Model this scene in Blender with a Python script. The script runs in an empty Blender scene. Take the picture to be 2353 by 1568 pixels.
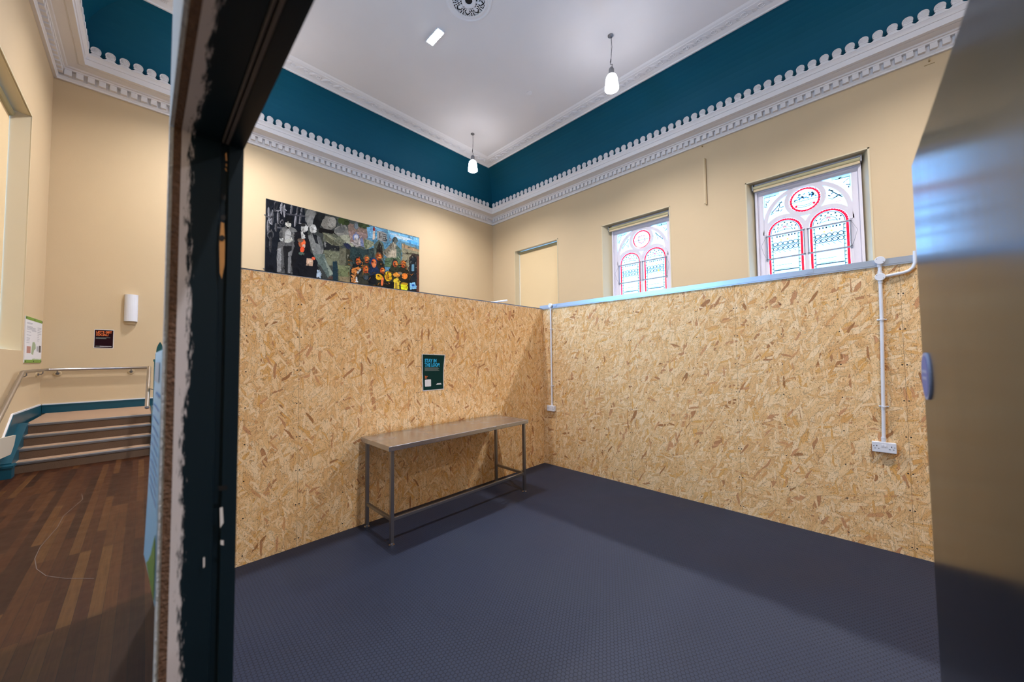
import bpy, math, random
from math import sin, cos, pi, radians, sqrt
from mathutils import Vector, Matrix
random.seed(7)
S = bpy.context.scene
COL = S.collection
V = Vector

# ------------------------------------------------------------------ camera model
F_PX, CX, CY = 831.218, 1176.48, 785.375
YAW, PIT, ROL = radians(44.5217), radians(2.3645), radians(-0.596)
CAM = V((3.6964, -4.4614, 1.6834))
_f = V((-sin(YAW)*cos(PIT), cos(YAW)*cos(PIT), sin(PIT)))
_r = V((cos(YAW), sin(YAW), 0)); _u = _r.cross(_f)
R_ = cos(ROL)*_r + sin(ROL)*_u
U_ = -sin(ROL)*_r + cos(ROL)*_u

def at(axis, val, px, py):
    """point of the plane axis=val that was measured at photo pixel (px,py)"""
    d = _f + (px-CX)/F_PX*R_ - (py-CY)/F_PX*U_
    return CAM + d*((val-CAM[axis])/d[axis])

# room dimensions (metres): x to the right along the back wall, y towards it, z up
XL, XR, YB, YF = -8.2, 12.0, 6.472, -5.915
ZC, HC = 7.60, 9.38           # underside of the cornice, ceiling
HT = 2.44                     # height of the board walls

# ------------------------------------------------------------------ materials
def sock(n, name): return n.inputs[name]
def mat(name, col, rough=.6, metal=0., spec=.4, bump=0., bscale=30., emis=None, estr=0., var=0., vscale=3., noise_dim='3D'):
    m = bpy.data.materials.new(name); m.use_nodes = True
    nt = m.node_tree; b = nt.nodes['Principled BSDF']
    b.inputs['Base Color'].default_value = (*col, 1)
    b.inputs['Roughness'].default_value = rough
    b.inputs['Metallic'].default_value = metal
    b.inputs['Specular IOR Level'].default_value = spec
    if emis:
        b.inputs['Emission Color'].default_value = (*emis, 1); b.inputs['Emission Strength'].default_value = estr
    if bump or var:
        tc = nt.nodes.new('ShaderNodeNewGeometry')
        n = nt.nodes.new('ShaderNodeTexNoise'); n.inputs['Scale'].default_value = bscale; n.inputs['Detail'].default_value = 4
        nt.links.new(tc.outputs['Position'], n.inputs['Vector'])
        if bump:
            bp = nt.nodes.new('ShaderNodeBump'); bp.inputs['Strength'].default_value = bump; bp.inputs['Distance'].default_value = .01
            nt.links.new(n.outputs['Fac'], bp.inputs['Height']); nt.links.new(bp.outputs['Normal'], b.inputs['Normal'])
        if var:
            n2 = nt.nodes.new('ShaderNodeTexNoise'); n2.inputs['Scale'].default_value = vscale; n2.inputs['Detail'].default_value = 5
            nt.links.new(tc.outputs['Position'], n2.inputs['Vector'])
            mx = nt.nodes.new('ShaderNodeMix'); mx.data_type = 'RGBA'
            mx.inputs['A'].default_value = (*[c*(1-var) for c in col], 1); mx.inputs['B'].default_value = (*[min(1, c*(1+var)) for c in col], 1)
            nt.links.new(n2.outputs['Fac'], mx.inputs['Factor']); nt.links.new(mx.outputs['Result'], b.inputs['Base Color'])
    return m

class NT:
    def __init__(s, name):
        s.m = bpy.data.materials.new(name); s.m.use_nodes = True; s.t = s.m.node_tree; s.b = s.t.nodes['Principled BSDF']
    def n(s, typ, **kw):
        x = s.t.nodes.new('ShaderNode'+typ)
        for k, v in kw.items(): setattr(x, k, v)
        return x
    def l(s, a, b): s.t.links.new(a, b)
    def math(s, op, a, b=None, c=None):
        x = s.n('Math', operation=op)
        for i, v in enumerate((a, b, c)):
            if v is None: continue
            if isinstance(v, (int, float)): x.inputs[i].default_value = v
            else: s.l(v, x.inputs[i])
        return x.outputs[0]
    def vmath(s, op, a, b=None, out=0):
        x = s.n('VectorMath', operation=op)
        for i, v in enumerate((a, b)):
            if v is None: continue
            if isinstance(v, (tuple, list)): x.inputs[i].default_value = v
            else: s.l(v, x.inputs[i])
        return x.outputs[out]
    def mix(s, fac, a, b, blend='MIX'):
        x = s.n('Mix', data_type='RGBA', blend_type=blend)
        for k, v in (('Factor', fac), ('A', a), ('B', b)):
            if isinstance(v, (int, float)): x.inputs[k].default_value = v
            elif isinstance(v, (tuple, list)): x.inputs[k].default_value = (*v[:3], 1)
            else: s.l(v, x.inputs[k])
        return x.outputs['Result']
    def ramp(s, fac, stops, const=False):
        x = s.n('ValToRGB'); cr = x.color_ramp
        if const: cr.interpolation = 'CONSTANT'
        while len(cr.elements) < len(stops): cr.elements.new(.5)
        for e, (p, c) in zip(cr.elements, stops): e.position = p; e.color = (*c, 1)
        s.l(fac, x.inputs[0]); return x.outputs[0]

def osb_mat(name, axis, off):
    """oriented strand board: stacked layers of pressed wood shards, screw heads, board joints"""
    g = NT(name); geo = g.n('NewGeometry'); sp = g.n('SeparateXYZ'); g.l(geo.outputs['Position'], sp.inputs[0])
    u = sp.outputs[axis]; z = sp.outputs[2]
    cb = g.n('CombineXYZ'); g.l(u, cb.inputs[0]); g.l(z, cb.inputs[1]); cb.inputs[2].default_value = 0
    uv = cb.outputs[0]
    nz = g.n('TexNoise'); nz.inputs['Scale'].default_value = 9; nz.inputs['Detail'].default_value = 3; g.l(uv, nz.inputs['Vector'])
    wob = g.vmath('SCALE', g.vmath('SUBTRACT', nz.outputs['Color'], (.5, .5, .5))); wob.node.inputs['Scale'].default_value = .035
    uvw = g.vmath('ADD', uv, wob)
    straw, tan, pale, org, brn, red = (.81, .53, .25), (.73, .43, .185), (.88, .655, .39), (.74, .40, .12), (.36, .16, .055), (.62, .31, .145)
    # fine matted base
    fn = g.n('TexVoronoi', voronoi_dimensions='2D'); fn.inputs['Scale'].default_value = 1
    mp = g.n('Mapping'); mp.inputs['Scale'].default_value = (120, 60, 1); mp.inputs['Rotation'].default_value = (0, 0, .4); g.l(uvw, mp.inputs['Vector']); g.l(mp.outputs[0], fn.inputs['Vector'])
    sc = g.n('SeparateColor'); g.l(fn.outputs['Color'], sc.inputs[0])
    col = g.ramp(sc.outputs[0], [(0, brn), (.09, tan), (.45, straw), (.8, pale), (1, straw)])
    hgt = None
    gr = g.n('TexNoise', noise_dimensions='2D'); gr.inputs['Scale'].default_value = 1; gr.inputs['Detail'].default_value = 3
    g.l(g.vmath('MULTIPLY', uvw, (260, 22, 1)), gr.inputs['Vector'])
    layers = [(.1, 46, 14, .5), (-.45, 24, 6.5, .42), (.55, 32, 8, .42), (-.95, 38, 8, .36), (.25, 21, 6, .34), (1.25, 50, 9, .28), (-.2, 30, 7.5, .32), (.8, 44, 9, .28), (-.62, 56, 10, .26), (.02, 52, 9, .22)]
    for i, (rot, sx, sy, dens) in enumerate(layers):
        mp = g.n('Mapping'); mp.inputs['Rotation'].default_value = (0, 0, rot + off); mp.inputs['Location'].default_value = (i*7.3+off*3, i*3.1, 0)
        g.l(uvw, mp.inputs['Vector'])
        m2 = g.vmath('MULTIPLY', mp.outputs[0], (sx*.86, sy*.82, 1))
        vo = g.n('TexVoronoi', voronoi_dimensions='2D'); vo.inputs['Scale'].default_value = 1; g.l(m2, vo.inputs['Vector'])
        se = g.n('SeparateColor'); g.l(vo.outputs['Color'], se.inputs[0])
        pres = g.math('MULTIPLY', g.math('LESS_THAN', se.outputs[0], dens), g.math('LESS_THAN', vo.outputs['Distance'], .52))
        c = g.ramp(se.outputs[1], [(0, brn), (.035, red), (.085, org), (.17, tan), (.36, straw), (.62, pale), (.84, straw), (1, tan)])
        edge = g.math('GREATER_THAN', vo.outputs['Distance'], .46)  # shadow along the rim of each shard, put into its colour
        gv = g.math('MULTIPLY_ADD', edge, -.30, 1.0)
        cg = g.vmath('SCALE', c); g.l(gv, cg.node.inputs['Scale'])
        col = g.mix(pres, col, cg)
    gv = g.math('MULTIPLY_ADD', gr.outputs['Fac'], .5, .75)
    cg = g.vmath('SCALE', col); g.l(gv, cg.node.inputs['Scale']); col = cg
    # dark resin flecks
    fl = g.n('TexNoise', noise_dimensions='2D'); fl.inputs['Scale'].default_value = 170; fl.inputs['Detail'].default_value = 2; g.l(g.vmath('MULTIPLY', uvw, (1, .55, 1)), fl.inputs['Vector'])
    f2 = g.n('TexNoise', noise_dimensions='2D'); f2.inputs['Scale'].default_value = 14; g.l(uv, f2.inputs['Vector'])
    flk = g.math('GREATER_THAN', g.math('ADD', fl.outputs['Fac'], g.math('MULTIPLY', f2.outputs['Fac'], .18)), .755)
    col = g.mix(g.math('MULTIPLY', flk, .8), col, (.14, .065, .028))
    # board joints every 1.22 m, screws in pairs beside them and single along the studs between
    uo = g.math('ADD', u, 20*1.22 + (.42 if axis == 1 else -.86))
    jm = g.math('ABSOLUTE', g.math('SUBTRACT', g.math('MODULO', uo, 1.22), .61))       # 0 at a joint
    jl = g.math('MULTIPLY', g.math('LESS_THAN', jm, .0012), .75)
    col = g.mix(jl, col, (.12, .055, .02))
    zz = g.math('ADD', z, .07)
    dz = g.math('ABSOLUTE', g.math('SUBTRACT', g.math('MODULO', zz, .30), .15))
    dots = None
    for du in (.014, .395):
        dx = g.math('ABSOLUTE', g.math('SUBTRACT', jm, du))
        q = g.math('SQRT', g.math('ADD', g.math('MULTIPLY', dx, dx), g.math('MULTIPLY', dz, dz)))
        d = g.math('LESS_THAN', q, .0055)
        dots = d if dots is None else g.math('MAXIMUM', dots, d)
    col = g.mix(dots, col, (.012, .011, .010))
    g.l(col, g.b.inputs['Base Color'])
    bp = g.n('Bump'); bp.inputs['Strength'].default_value = .25; bp.inputs['Distance'].default_value = .003
    bw = g.n('RGBToBW'); g.l(col, bw.inputs[0]); g.l(bw.outputs[0], bp.inputs['Height']); g.l(bp.outputs[0], g.b.inputs['Normal'])
    g.b.inputs['Roughness'].default_value = .62; g.b.inputs['Specular IOR Level'].default_value = .3
    return g.m

def rubber_mat():
    g = NT('rubber_hexagon'); geo = g.n('NewGeometry')
    p = g.vmath('MULTIPLY', geo.outputs['Position'], (41, 41, 0)); p = g.vmath('ADD', p, (400, 400*1.7320508, 0))
    r, h = (1, 1.7320508, 1), (.5, .8660254, .5)
    a = g.vmath('SUBTRACT', g.vmath('MODULO', p, r), h)
    b = g.vmath('SUBTRACT', g.vmath('MODULO', g.vmath('SUBTRACT', p, h), r), h)
    zero = (1, 1, 0); a = g.vmath('MULTIPLY', a, zero); b = g.vmath('MULTIPLY', b, zero)
    da = g.vmath('DOT_PRODUCT', a, a, out=1); db = g.vmath('DOT_PRODUCT', b, b, out=1)
    sel = g.math('LESS_THAN', da, db)
    mx = g.n('Mix', data_type='VECTOR'); g.l(sel, mx.inputs[0]); g.l(b, mx.inputs['A']); g.l(a, mx.inputs['B'])
    q = g.vmath('ABSOLUTE', mx.outputs['Result'])
    sx = g.n('SeparateXYZ'); g.l(q, sx.inputs[0])
    d = g.math('MAXIMUM', sx.outputs[0], g.vmath('DOT_PRODUCT', q, (.5, .8660254, 0), out=1))
    line = g.ramp(d, [(0, (0, 0, 0)), (.40, (0, 0, 0)), (.47, (1, 1, 1)), (1, (1, 1, 1))])
    nz = g.n('TexNoise'); nz.inputs['Scale'].default_value = 1.1; nz.inputs['Detail'].default_value = 6; g.l(geo.outputs['Position'], nz.inputs['Vector'])
    base = g.ramp(nz.outputs['Fac'], [(.3, (.017, .024, .046)), (.5, (.020, .028, .054)), (.7, (.024, .032, .056))])
    dark = g.vmath('SCALE', base); dark.node.inputs['Scale'].default_value = .42
    col = g.mix(line, base, dark)
    g.l(col, g.b.inputs['Base Color'])
    bp = g.n('Bump'); bp.inputs['Strength'].default_value = .35; bp.inputs['Distance'].default_value = .002; bp.invert = True
    g.l(line, bp.inputs['Height']); g.l(bp.outputs[0], g.b.inputs['Normal'])
    rr = g.ramp(nz.outputs['Fac'], [(.3, (.42, .42, .42)), (.7, (.58, .58, .58))]); g.l(rr, g.b.inputs['Roughness'])
    g.b.inputs['Specular IOR Level'].default_value = .2
    return g.m

def wood_mat():
    g = NT('dark_strip_boards'); geo = g.n('NewGeometry')
    br = g.n('TexBrick'); br.offset = .37; br.offset_frequency = 3
    for k, v in (('Scale', 1.), ('Mortar Size', .0009), ('Brick Width', 1.3), ('Row Height', .066), ('Bias', 0.)): br.inputs[k].default_value = v
    br.inputs['Color1'].default_value = (0, 0, 0, 1); br.inputs['Color2'].default_value = (1, 1, 1, 1); br.inputs['Mortar'].default_value = (.5, .5, .5, 1)
    g.l(geo.outputs['Position'], br.inputs['Vector'])
    bw = g.n('RGBToBW'); g.l(br.outputs['Color'], bw.inputs[0])
    col = g.ramp(bw.outputs[0], [(0, (.023, .0068, .0026)), (.3, (.039, .0112, .0038)), (.6, (.048, .0145, .0045)), (.85, (.059, .0195, .0058)), (1, (.08, .031, .0085))])
    gr = g.n('TexNoise'); gr.inputs['Scale'].default_value = 1; gr.inputs['Detail'].default_value = 6
    g.l(g.vmath('MULTIPLY', geo.outputs['Position'], (3.5, 85, 1)), gr.inputs['Vector'])
    gv = g.math('MULTIPLY_ADD', gr.outputs['Fac'], .9, .55)
    c2 = g.vmath('SCALE', col); g.l(gv, c2.node.inputs['Scale'])
    c3 = g.mix(br.outputs['Fac'], c2, (.012, .006, .004))
    g.l(c3, g.b.inputs['Base Color'])
    nz = g.n('TexNoise'); nz.inputs['Scale'].default_value = 6; nz.inputs['Detail'].default_value = 8; g.l(geo.outputs['Position'], nz.inputs['Vector'])
    g.l(g.ramp(nz.outputs['Fac'], [(.3, (.42, .42, .42)), (.7, (.56, .56, .56))]), g.b.inputs['Roughness'])
    g.b.inputs['Specular IOR Level'].default_value = .14
    return g.m

def brushed_mat(name, col, rough, axis, contrast=.12, edge=1.):
    g = NT(name); geo = g.n('NewGeometry')
    k = [220, 220, 220]; k[axis] = 1.5
    nz = g.n('TexNoise'); nz.inputs['Scale'].default_value = 1; nz.inputs['Detail'].default_value = 4
    g.l(g.vmath('MULTIPLY', geo.outputs['Position'], tuple(k)), nz.inputs['Vector'])
    v = g.math('MULTIPLY_ADD', nz.outputs['Fac'], contrast*2, 1-contrast)
    c = g.vmath('SCALE', tuple(col)); g.l(v, c.node.inputs['Scale'])
    g.l(c, g.b.inputs['Base Color'])
    big = g.n('TexNoise'); big.inputs['Scale'].default_value = 4; big.inputs['Detail'].default_value = 4; g.l(geo.outputs['Position'], big.inputs['Vector'])
    r = g.math('ADD', g.math('MULTIPLY', nz.outputs['Fac'], .08), g.math('MULTIPLY_ADD', big.outputs['Fac'], .16, rough-.12))
    g.l(r, g.b.inputs['Roughness']); g.b.inputs['Metallic'].default_value = 1; g.b.inputs['Specular Tint'].default_value = (edge, edge, edge, 1)
    bp = g.n('Bump'); bp.inputs['Strength'].default_value = .04; bp.inputs['Distance'].default_value = .001; g.l(nz.outputs['Fac'], bp.inputs['Height']); g.l(bp.outputs[0], g.b.inputs['Normal'])
    return g.m

def jamb_mat():
    """dark blue-black gloss paint brushed over a pale primed board, ragged along its outer edge"""
    g = NT('brushed_dark_paint'); geo = g.n('NewGeometry'); sp = g.n('SeparateXYZ'); g.l(geo.outputs['Position'], sp.inputs[0])
    nz = g.n('TexNoise'); nz.inputs['Scale'].default_value = 1; nz.inputs['Detail'].default_value = 8; nz.inputs['Roughness'].default_value = .7
    g.l(g.vmath('MULTIPLY', geo.outputs['Position'], (30, 190, 34)), nz.inputs['Vector'])
    n2 = g.n('TexNoise'); n2.inputs['Scale'].default_value = 4.5; n2.inputs['Detail'].default_value = 2; g.l(geo.outputs['Position'], n2.inputs['Vector'])
    e = g.math('ADD', sp.outputs[1], g.math('ADD', g.math('MULTIPLY_ADD', nz.outputs['Fac'], .040, -.020), g.math('MULTIPLY_ADD', n2.outputs['Fac'], .024, -.012)))
    k = g.ramp(g.math('MULTIPLY_ADD', e, 120, 4.4115*120+.5), [(.2, (0, 0, 0)), (.8, (1, 1, 1))])
    col = g.mix(k, (.62, .60, .64), (.005, .015, .024))
    g.l(col, g.b.inputs['Base Color']); g.b.inputs['Roughness'].default_value = .42; g.b.inputs['Specular IOR Level'].default_value = .25
    return g.m

def vcol_mat(name, rough=.5, emis=0.):
    g = NT(name); a = g.n('VertexColor', layer_name='Col')
    nz = g.n('TexNoise'); nz.inputs['Scale'].default_value = 14; nz.inputs['Detail'].default_value = 6; nz.inputs['Distortion'].default_value = 1.5
    geo = g.n('NewGeometry'); g.l(geo.outputs['Position'], nz.inputs['Vector'])
    v = g.math('MULTIPLY_ADD', nz.outputs['Fac'], 1.1, .45)
    c = g.n('VectorMath', operation='SCALE'); g.l(a.outputs['Color'], c.inputs[0]); g.l(v, c.inputs['Scale'])
    g.l(c.outputs[0], g.b.inputs['Base Color']); g.b.inputs['Roughness'].default_value = rough; g.b.inputs['Specular IOR Level'].default_value = .12
    return g.m

def glass_mat(name, col, s):
    """daylit leaded glass: a lit pane"""
    g = NT(name); nt = g.t; nt.nodes.remove(g.b)
    e = g.n('Emission'); e.inputs['Color'].default_value = (*col, 1); e.inputs['Strength'].default_value = s
    gl = g.n('BsdfGlossy'); gl.inputs['Roughness'].default_value = .1; gl.inputs['Color'].default_value = (.05, .05, .05, 1)
    ad = g.n('AddShader'); g.l(e.outputs[0], ad.inputs[0]); g.l(gl.outputs[0], ad.inputs[1])
    g.l(ad.outputs[0], nt.nodes['Material Output'].inputs[0]); return g.m

def blind_mat():
    g = NT('cream_blind_fabric'); g.b.inputs['Base Color'].default_value = (.80, .62, .36, 1); g.b.inputs['Roughness'].default_value = .8
    tr = g.n('BsdfTranslucent'); tr.inputs[0].default_value = (.80, .50, .22, 1); mx = g.n('MixShader'); mx.inputs[0].default_value = .10
    g.l(g.b.outputs[0], mx.inputs[1]); g.l(tr.outputs[0], mx.inputs[2]); g.l(mx.outputs[0], g.t.nodes['Material Output'].inputs[0]); return g.m
M = {}
M['cream'] = mat('cream_wall_paint', (.59, .455, .28), .7, bump=.08, bscale=40, var=.05, vscale=.8)
M['reveal'] = mat('olive_cream_gloss', (.62, .53, .35), .45)
M['teal'] = mat('teal_paint', (.004, .088, .145), .6, spec=.15, var=.08, vscale=1.2)
M['tealgloss'] = mat('teal_gloss_paint', (.004, .062, .095), .35)
M['green'] = mat('dark_green_paint', (.010, .085, .075), .45)
M['plaster'] = mat('white_plaster', (.74, .72, .72), .7, bump=.05, bscale=60)
M['ceil'] = mat('ceiling_paint', (.70, .67, .66), .8, bump=.06, bscale=12, var=.05, vscale=.9)
M['white'] = mat('white_plastic', (.72, .74, .80), .35)
M['whitepaint'] = mat('white_paint', (.66, .66, .68), .5)
M['osbA'] = osb_mat('strand_board_left', 1, 0.0)
M['osbB'] = osb_mat('strand_board_back', 0, .55)
M['rubber'] = rubber_mat(); M['wood'] = wood_mat()
M['steel'] = brushed_mat('brushed_steel_door', (.25, .27, .295), .19, 2, .06, .52)
M['tabletop'] = brushed_mat('worn_stainless_steel', (.50, .53, .62), .25, 1, .08)
M['leg'] = mat('dull_steel_tube', (.30, .30, .31), .35, 1.)
M['galv'] = mat('galvanised_track', (.46, .56, .72), .38, .85)
M['rail'] = mat('polished_steel_rail', (.46, .43, .41), .28, 1.)
M['nosing'] = mat('ribbed_metal_nosing', (.30, .31, .33), .4, .9)
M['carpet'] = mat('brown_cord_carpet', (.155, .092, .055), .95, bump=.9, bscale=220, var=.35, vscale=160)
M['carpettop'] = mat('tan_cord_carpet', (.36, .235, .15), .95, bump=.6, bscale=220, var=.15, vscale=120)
M['dark'] = mat('dark_void', (.006, .006, .007), .6)
M['black'] = mat('black_plastic', (.02, .02, .022), .45)
M['grey'] = mat('grey_metal', (.20, .20, .21), .4, .6)
M['jamb'] = jamb_mat()
M['jambplain'] = mat('dark_jamb_paint', (.008, .015, .022), .40)
M['chip'] = mat('raw_chipboard', (.15, .085, .055), .9, bump=1., bscale=160, var=.45, vscale=140)
M['barewood'] = mat('bare_wood', (.50, .25, .08), .7, var=.25, vscale=60)
M['seal'] = mat('grey_seal_strip', (.11, .10, .10), .6)
M['pboard'] = mat('plasterboard_skim', (.55, .62, .72), .8, bump=.6, bscale=120)
M['blind'] = blind_mat()
M['cassette'] = mat('olive_cassette', (.42, .38, .22), .4)
M['frame'] = mat('pale_window_paint', (.72, .68, .74), .5)
M['lead'] = mat('lead_came', (.02, .05, .07), .5)
M['bar'] = mat('grey_saddle_bar', (.28, .29, .34), .5)
M['glass'] = glass_mat('daylit_clear_glass', (.19, .50, 1.0), 4.4)
M['bigglass'] = glass_mat('daylit_plain_glass', (.22, .56, 1.0), 8.)  # stronger glow for the unseen window that lights the leaflet
M['gred'] = glass_mat('daylit_red_glass', (.80, .012, .045), .85)
M['gpink'] = glass_mat('daylit_pink_glass', (.95, .28, .38), .9)
M['gyel'] = glass_mat('daylit_yellow_glass', (1.0, .72, .12), 1.0)
M['gblue'] = glass_mat('daylit_blue_glass', (.02, .22, .62), .8)
M['gcyan'] = glass_mat('daylit_cyan_glass', (.30, .78, .95), 1.1)
M['lampglass'] = glass_mat('lit_prismatic_glass', (.92, .92, 1.0), 18.)
M['lamp'] = glass_mat('lit_lamp', (1.0, .96, .97), 1100.)
M['led'] = glass_mat('lit_led', (.80, .92, 1.0), 60.)
M['mural'] = vcol_mat('mural_oil_paint', .45)
M['paper'] = mat('white_paper', (.72, .72, .74), .6)
M['pgreen'] = mat('poster_dark_green', (.004, .030, .027), .6, spec=.1)
M['pcyan'] = mat('poster_cyan_ink', (.02, .45, .80), .5)
M['porange'] = mat('poster_orange_ink', (.85, .20, .05), .5)
M['pmaroon'] = mat('poster_maroon', (.016, .003, .006), .6, spec=.08)
M['pgrey'] = mat('poster_grey_ink', (.20, .24, .23), .5)
M['ptext'] = mat('pale_grey_ink', (.40, .41, .46), .6)
M['lime'] = mat('lime_green_band', (.16, .30, .03), .5)
M['softgreen'] = mat('map_green', (.34, .42, .26), .6)
M['pinkink'] = mat('photo_pink', (.45, .22, .18), .6)
M['darkink'] = mat('photo_dark', (.10, .09, .09), .6)
M['signblue'] = mat('sign_blue', (.045, .11, .42), .4)
M['signline'] = mat('sign_pale', (.25, .33, .55), .4)
M['leaf_lit_blue'] = mat('blue_lit_pale_sheet', (.24, .60, 1.0), .3)  # pale sheet with the blue daylight on it put into the colour
M['leafgreen'] = mat('leaflet_green', (.10, .26, .05), .4)
M['leafink'] = mat('leaflet_ink', (.10, .22, .50), .5)
M['creampanel'] = mat('pale_panel', (.52, .47, .38), .5)
M['trunk'] = mat('cream_trunking', (.60, .47, .28), .5)
M['trunkside'] = mat('shaded_cream_trunking', (.45, .33, .17), .5)  # trunking cream with its shade put into the colour; hooks reuse it
M['scratch'] = mat('pale_scratch', (.115, .070, .052), .6)

# ------------------------------------------------------------------ mesh helpers
class MB:
    def __init__(s): s.v = []; s.f = []; s.c = []
    def add(s, vs, fs, col=None):
        o = len(s.v); s.v += [tuple(v) for v in vs]
        for f in fs: s.f.append(tuple(i+o for i in f)); s.c.append(col)
        return s
    def quad(s, a, b, c, d, col=None): return s.add([a, b, c, d], [(0, 1, 2, 3)], col)
    def box(s, lo, hi, bev=0.):
        x0, y0, z0 = lo; x1, y1, z1 = hi
        return s.hexa([(x0, y0, z0), (x1, y0, z0), (x1, y1, z0), (x0, y1, z0), (x0, y0, z1), (x1, y0, z1), (x1, y1, z1), (x0, y1, z1)])
    def hexa(s, p, col=None):
        return s.add(p, [(0, 3, 2, 1), (4, 5, 6, 7), (0, 1, 5, 4), (1, 2, 6, 5), (2, 3, 7, 6), (3, 0, 4, 7)], col)
    def tube(s, pts, r, n=8, cap=True, r2=None):
        pts = [V(p) for p in pts]; rings = []; up = None
        for i, p in enumerate(pts):
            t = (pts[min(i+1, len(pts)-1)] - pts[max(i-1, 0)])
            t = t.normalized() if t.length > 1e-9 else V((0, 0, 1))
            if up is None or abs(up.dot(t)) > .98: up = V((0, 0, 1)) if abs(t.z) < .9 else V((1, 0, 0))
            a = t.cross(up).normalized(); b = a.cross(t).normalized(); up = b
            rr = r if not isinstance(r, (list, tuple)) else r[i]
            rb = rr if r2 is None else r2
            rings.append([p + a*cos(2*pi*k/n)*rr + b*sin(2*pi*k/n)*rb for k in range(n)])
        vs = [v for q in rings for v in q]; fs = []
        for i in range(len(rings)-1):
            for k in range(n):
                fs.append((i*n+k, i*n+(k+1) % n, (i+1)*n+(k+1) % n, (i+1)*n+k))
        if cap: fs.append(tuple(range(n))[::-1]); fs.append(tuple((len(rings)-1)*n+k for k in range(n)))
        return s.add(vs, fs)
    def lathe(s, prof, c, n=24, axis=2, cap=True):
        """prof: list of (radius, height along axis)"""
        vs = []; fs = []
        for r, h in prof:
            for k in range(n):
                a, b = r*cos(2*pi*k/n), r*sin(2*pi*k/n)
                q = [0, 0, 0]; q[axis] = h; q[(axis+1) % 3] = a; q[(axis+2) % 3] = b
                vs.append((c[0]+q[0], c[1]+q[1], c[2]+q[2]))
        for i in range(len(prof)-1):
            for k in range(n): fs.append((i*n+k, i*n+(k+1) % n, (i+1)*n+(k+1) % n, (i+1)*n+k))
        if cap: fs.append(tuple(range(n))[::-1]); fs.append(tuple((len(prof)-1)*n+k for k in range(n)))
        return s.add(vs, fs)
    def prism(s, poly, fn, d0, d1, col=None):
        """extrude 2-D outline poly between depths d0,d1; fn(u,v,d)->xyz"""
        n = len(poly); vs = [fn(u, v, d0) for u, v in poly] + [fn(u, v, d1) for u, v in poly]
        fs = [tuple(range(n)), tuple(range(2*n-1, n-1, -1))] + [(i, i+n, (i+1) % n+n, (i+1) % n) for i in range(n)]
        return s.add(vs, fs, col)
    def build(s, name, m, parent=None, smooth=False, bevel=0., fix=True):
        me = bpy.data.meshes.new(name); me.from_pydata(s.v, [], s.f); 
        if any(c is not None for c in s.c):
            ca = me.color_attributes.new('Col', 'FLOAT_COLOR', 'CORNER'); i = 0
            for p, c in zip(me.polygons, s.c):
                for _ in p.loop_indices: ca.data[_].color = (*(c or (1, 1, 1)), 1)
        me.validate(); me.update()
        if fix:
            import bmesh
            bm = bmesh.new(); bm.from_mesh(me); bmesh.ops.recalc_face_normals(bm, faces=bm.faces); bm.to_mesh(me); bm.free()
        if smooth:
            for p in me.polygons: p.use_smooth = True
        for mm in (m if isinstance(m, list) else [m]): me.materials.append(mm)
        o = bpy.data.objects.new(name, me); COL.objects.link(o)
        if parent: o.parent = parent; o.matrix_parent_inverse = Matrix.Translation(-parent.location)
        if bevel:
            b = o.modifiers.new('bevel', 'BEVEL'); b.width = bevel; b.segments = 2; b.limit_method = 'ANGLE'
        return o

def tag(o, label, cat=None, group=None, kind=None):
    o['label'] = label
    if cat: o['category'] = cat
    if group: o['group'] = group
    if kind: o['kind'] = kind
    return o
def thing(name, label, cat, loc, group=None):
    o = bpy.data.objects.new(name, None); o.empty_display_size = .1; COL.objects.link(o); o.location = loc
    return tag(o, label, cat, group)
def struct(o, label, cat): return tag(o, label, cat, kind='structure')

def text_on(name, body, fn, h, m, parent, u, v, sx=1., bold=0., d=0., fit=None):
    """lettering: glyph outlines mapped through fn(u,v,d); u,v = left end of the baseline"""
    cu = bpy.data.curves.new(name, 'FONT'); cu.body = body; cu.size = h/.69; cu.offset = bold; cu.resolution_u = 3; cu.space_character = 1.06
    t = bpy.data.objects.new('tmp', cu); COL.objects.link(t)
    dg = bpy.context.evaluated_depsgraph_get(); dg.update()
    me = bpy.data.meshes.new_from_object(t.evaluated_get(dg)); bpy.data.objects.remove(t); bpy.data.curves.remove(cu)
    me.name = name
    if fit: sx = fit/max(w.co.x for w in me.vertices)
    ym = max(w.co.y for w in me.vertices); sy = h/ym if fit else 1
    for w in me.vertices: w.co = V(fn(u + w.co.x*sx, v + w.co.y*sy, d))
    me.materials.append(m); o = bpy.data.objects.new(name, me); COL.objects.link(o)
    o.parent = parent; o.matrix_parent_inverse = Matrix.Translation(-parent.location)
    return o

# ================================================================== ROOM SHELL
mb = MB(); mb.quad((XL, YF, 0), (XR, YF, 0), (XR, YB, 0), (XL, YB, 0))
floor = struct(mb.build('floor', M['wood']), 'dark brown strip wood floor of the hall, seen at the lower left', 'floor')
# long pale scratch curling across the boards
mb = MB()
pts = [at(2, .0015, x, y) for x, y in ((188, 1135), (190, 1148), (146, 1186), (132, 1212), (92, 1258), (80, 1284), (84, 1308), (106, 1324), (152, 1330), (216, 1330))]
for a, b in zip(pts, pts[1:]):
    n = (b-a).cross(V((0, 0, 1))).normalized()*.0022
    mb.quad(a-n, a+n, b+n, b-n)
mb.build('scratch', M['scratch'], floor)

mb = MB(); BX1 = 5.0
mb.box((0, -4.34, .0), (BX1, 0, .006))
struct(mb.build('floor', M['rubber']), 'dark blue-grey hexagon-patterned rubber floor inside the board booth', 'floor')

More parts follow.
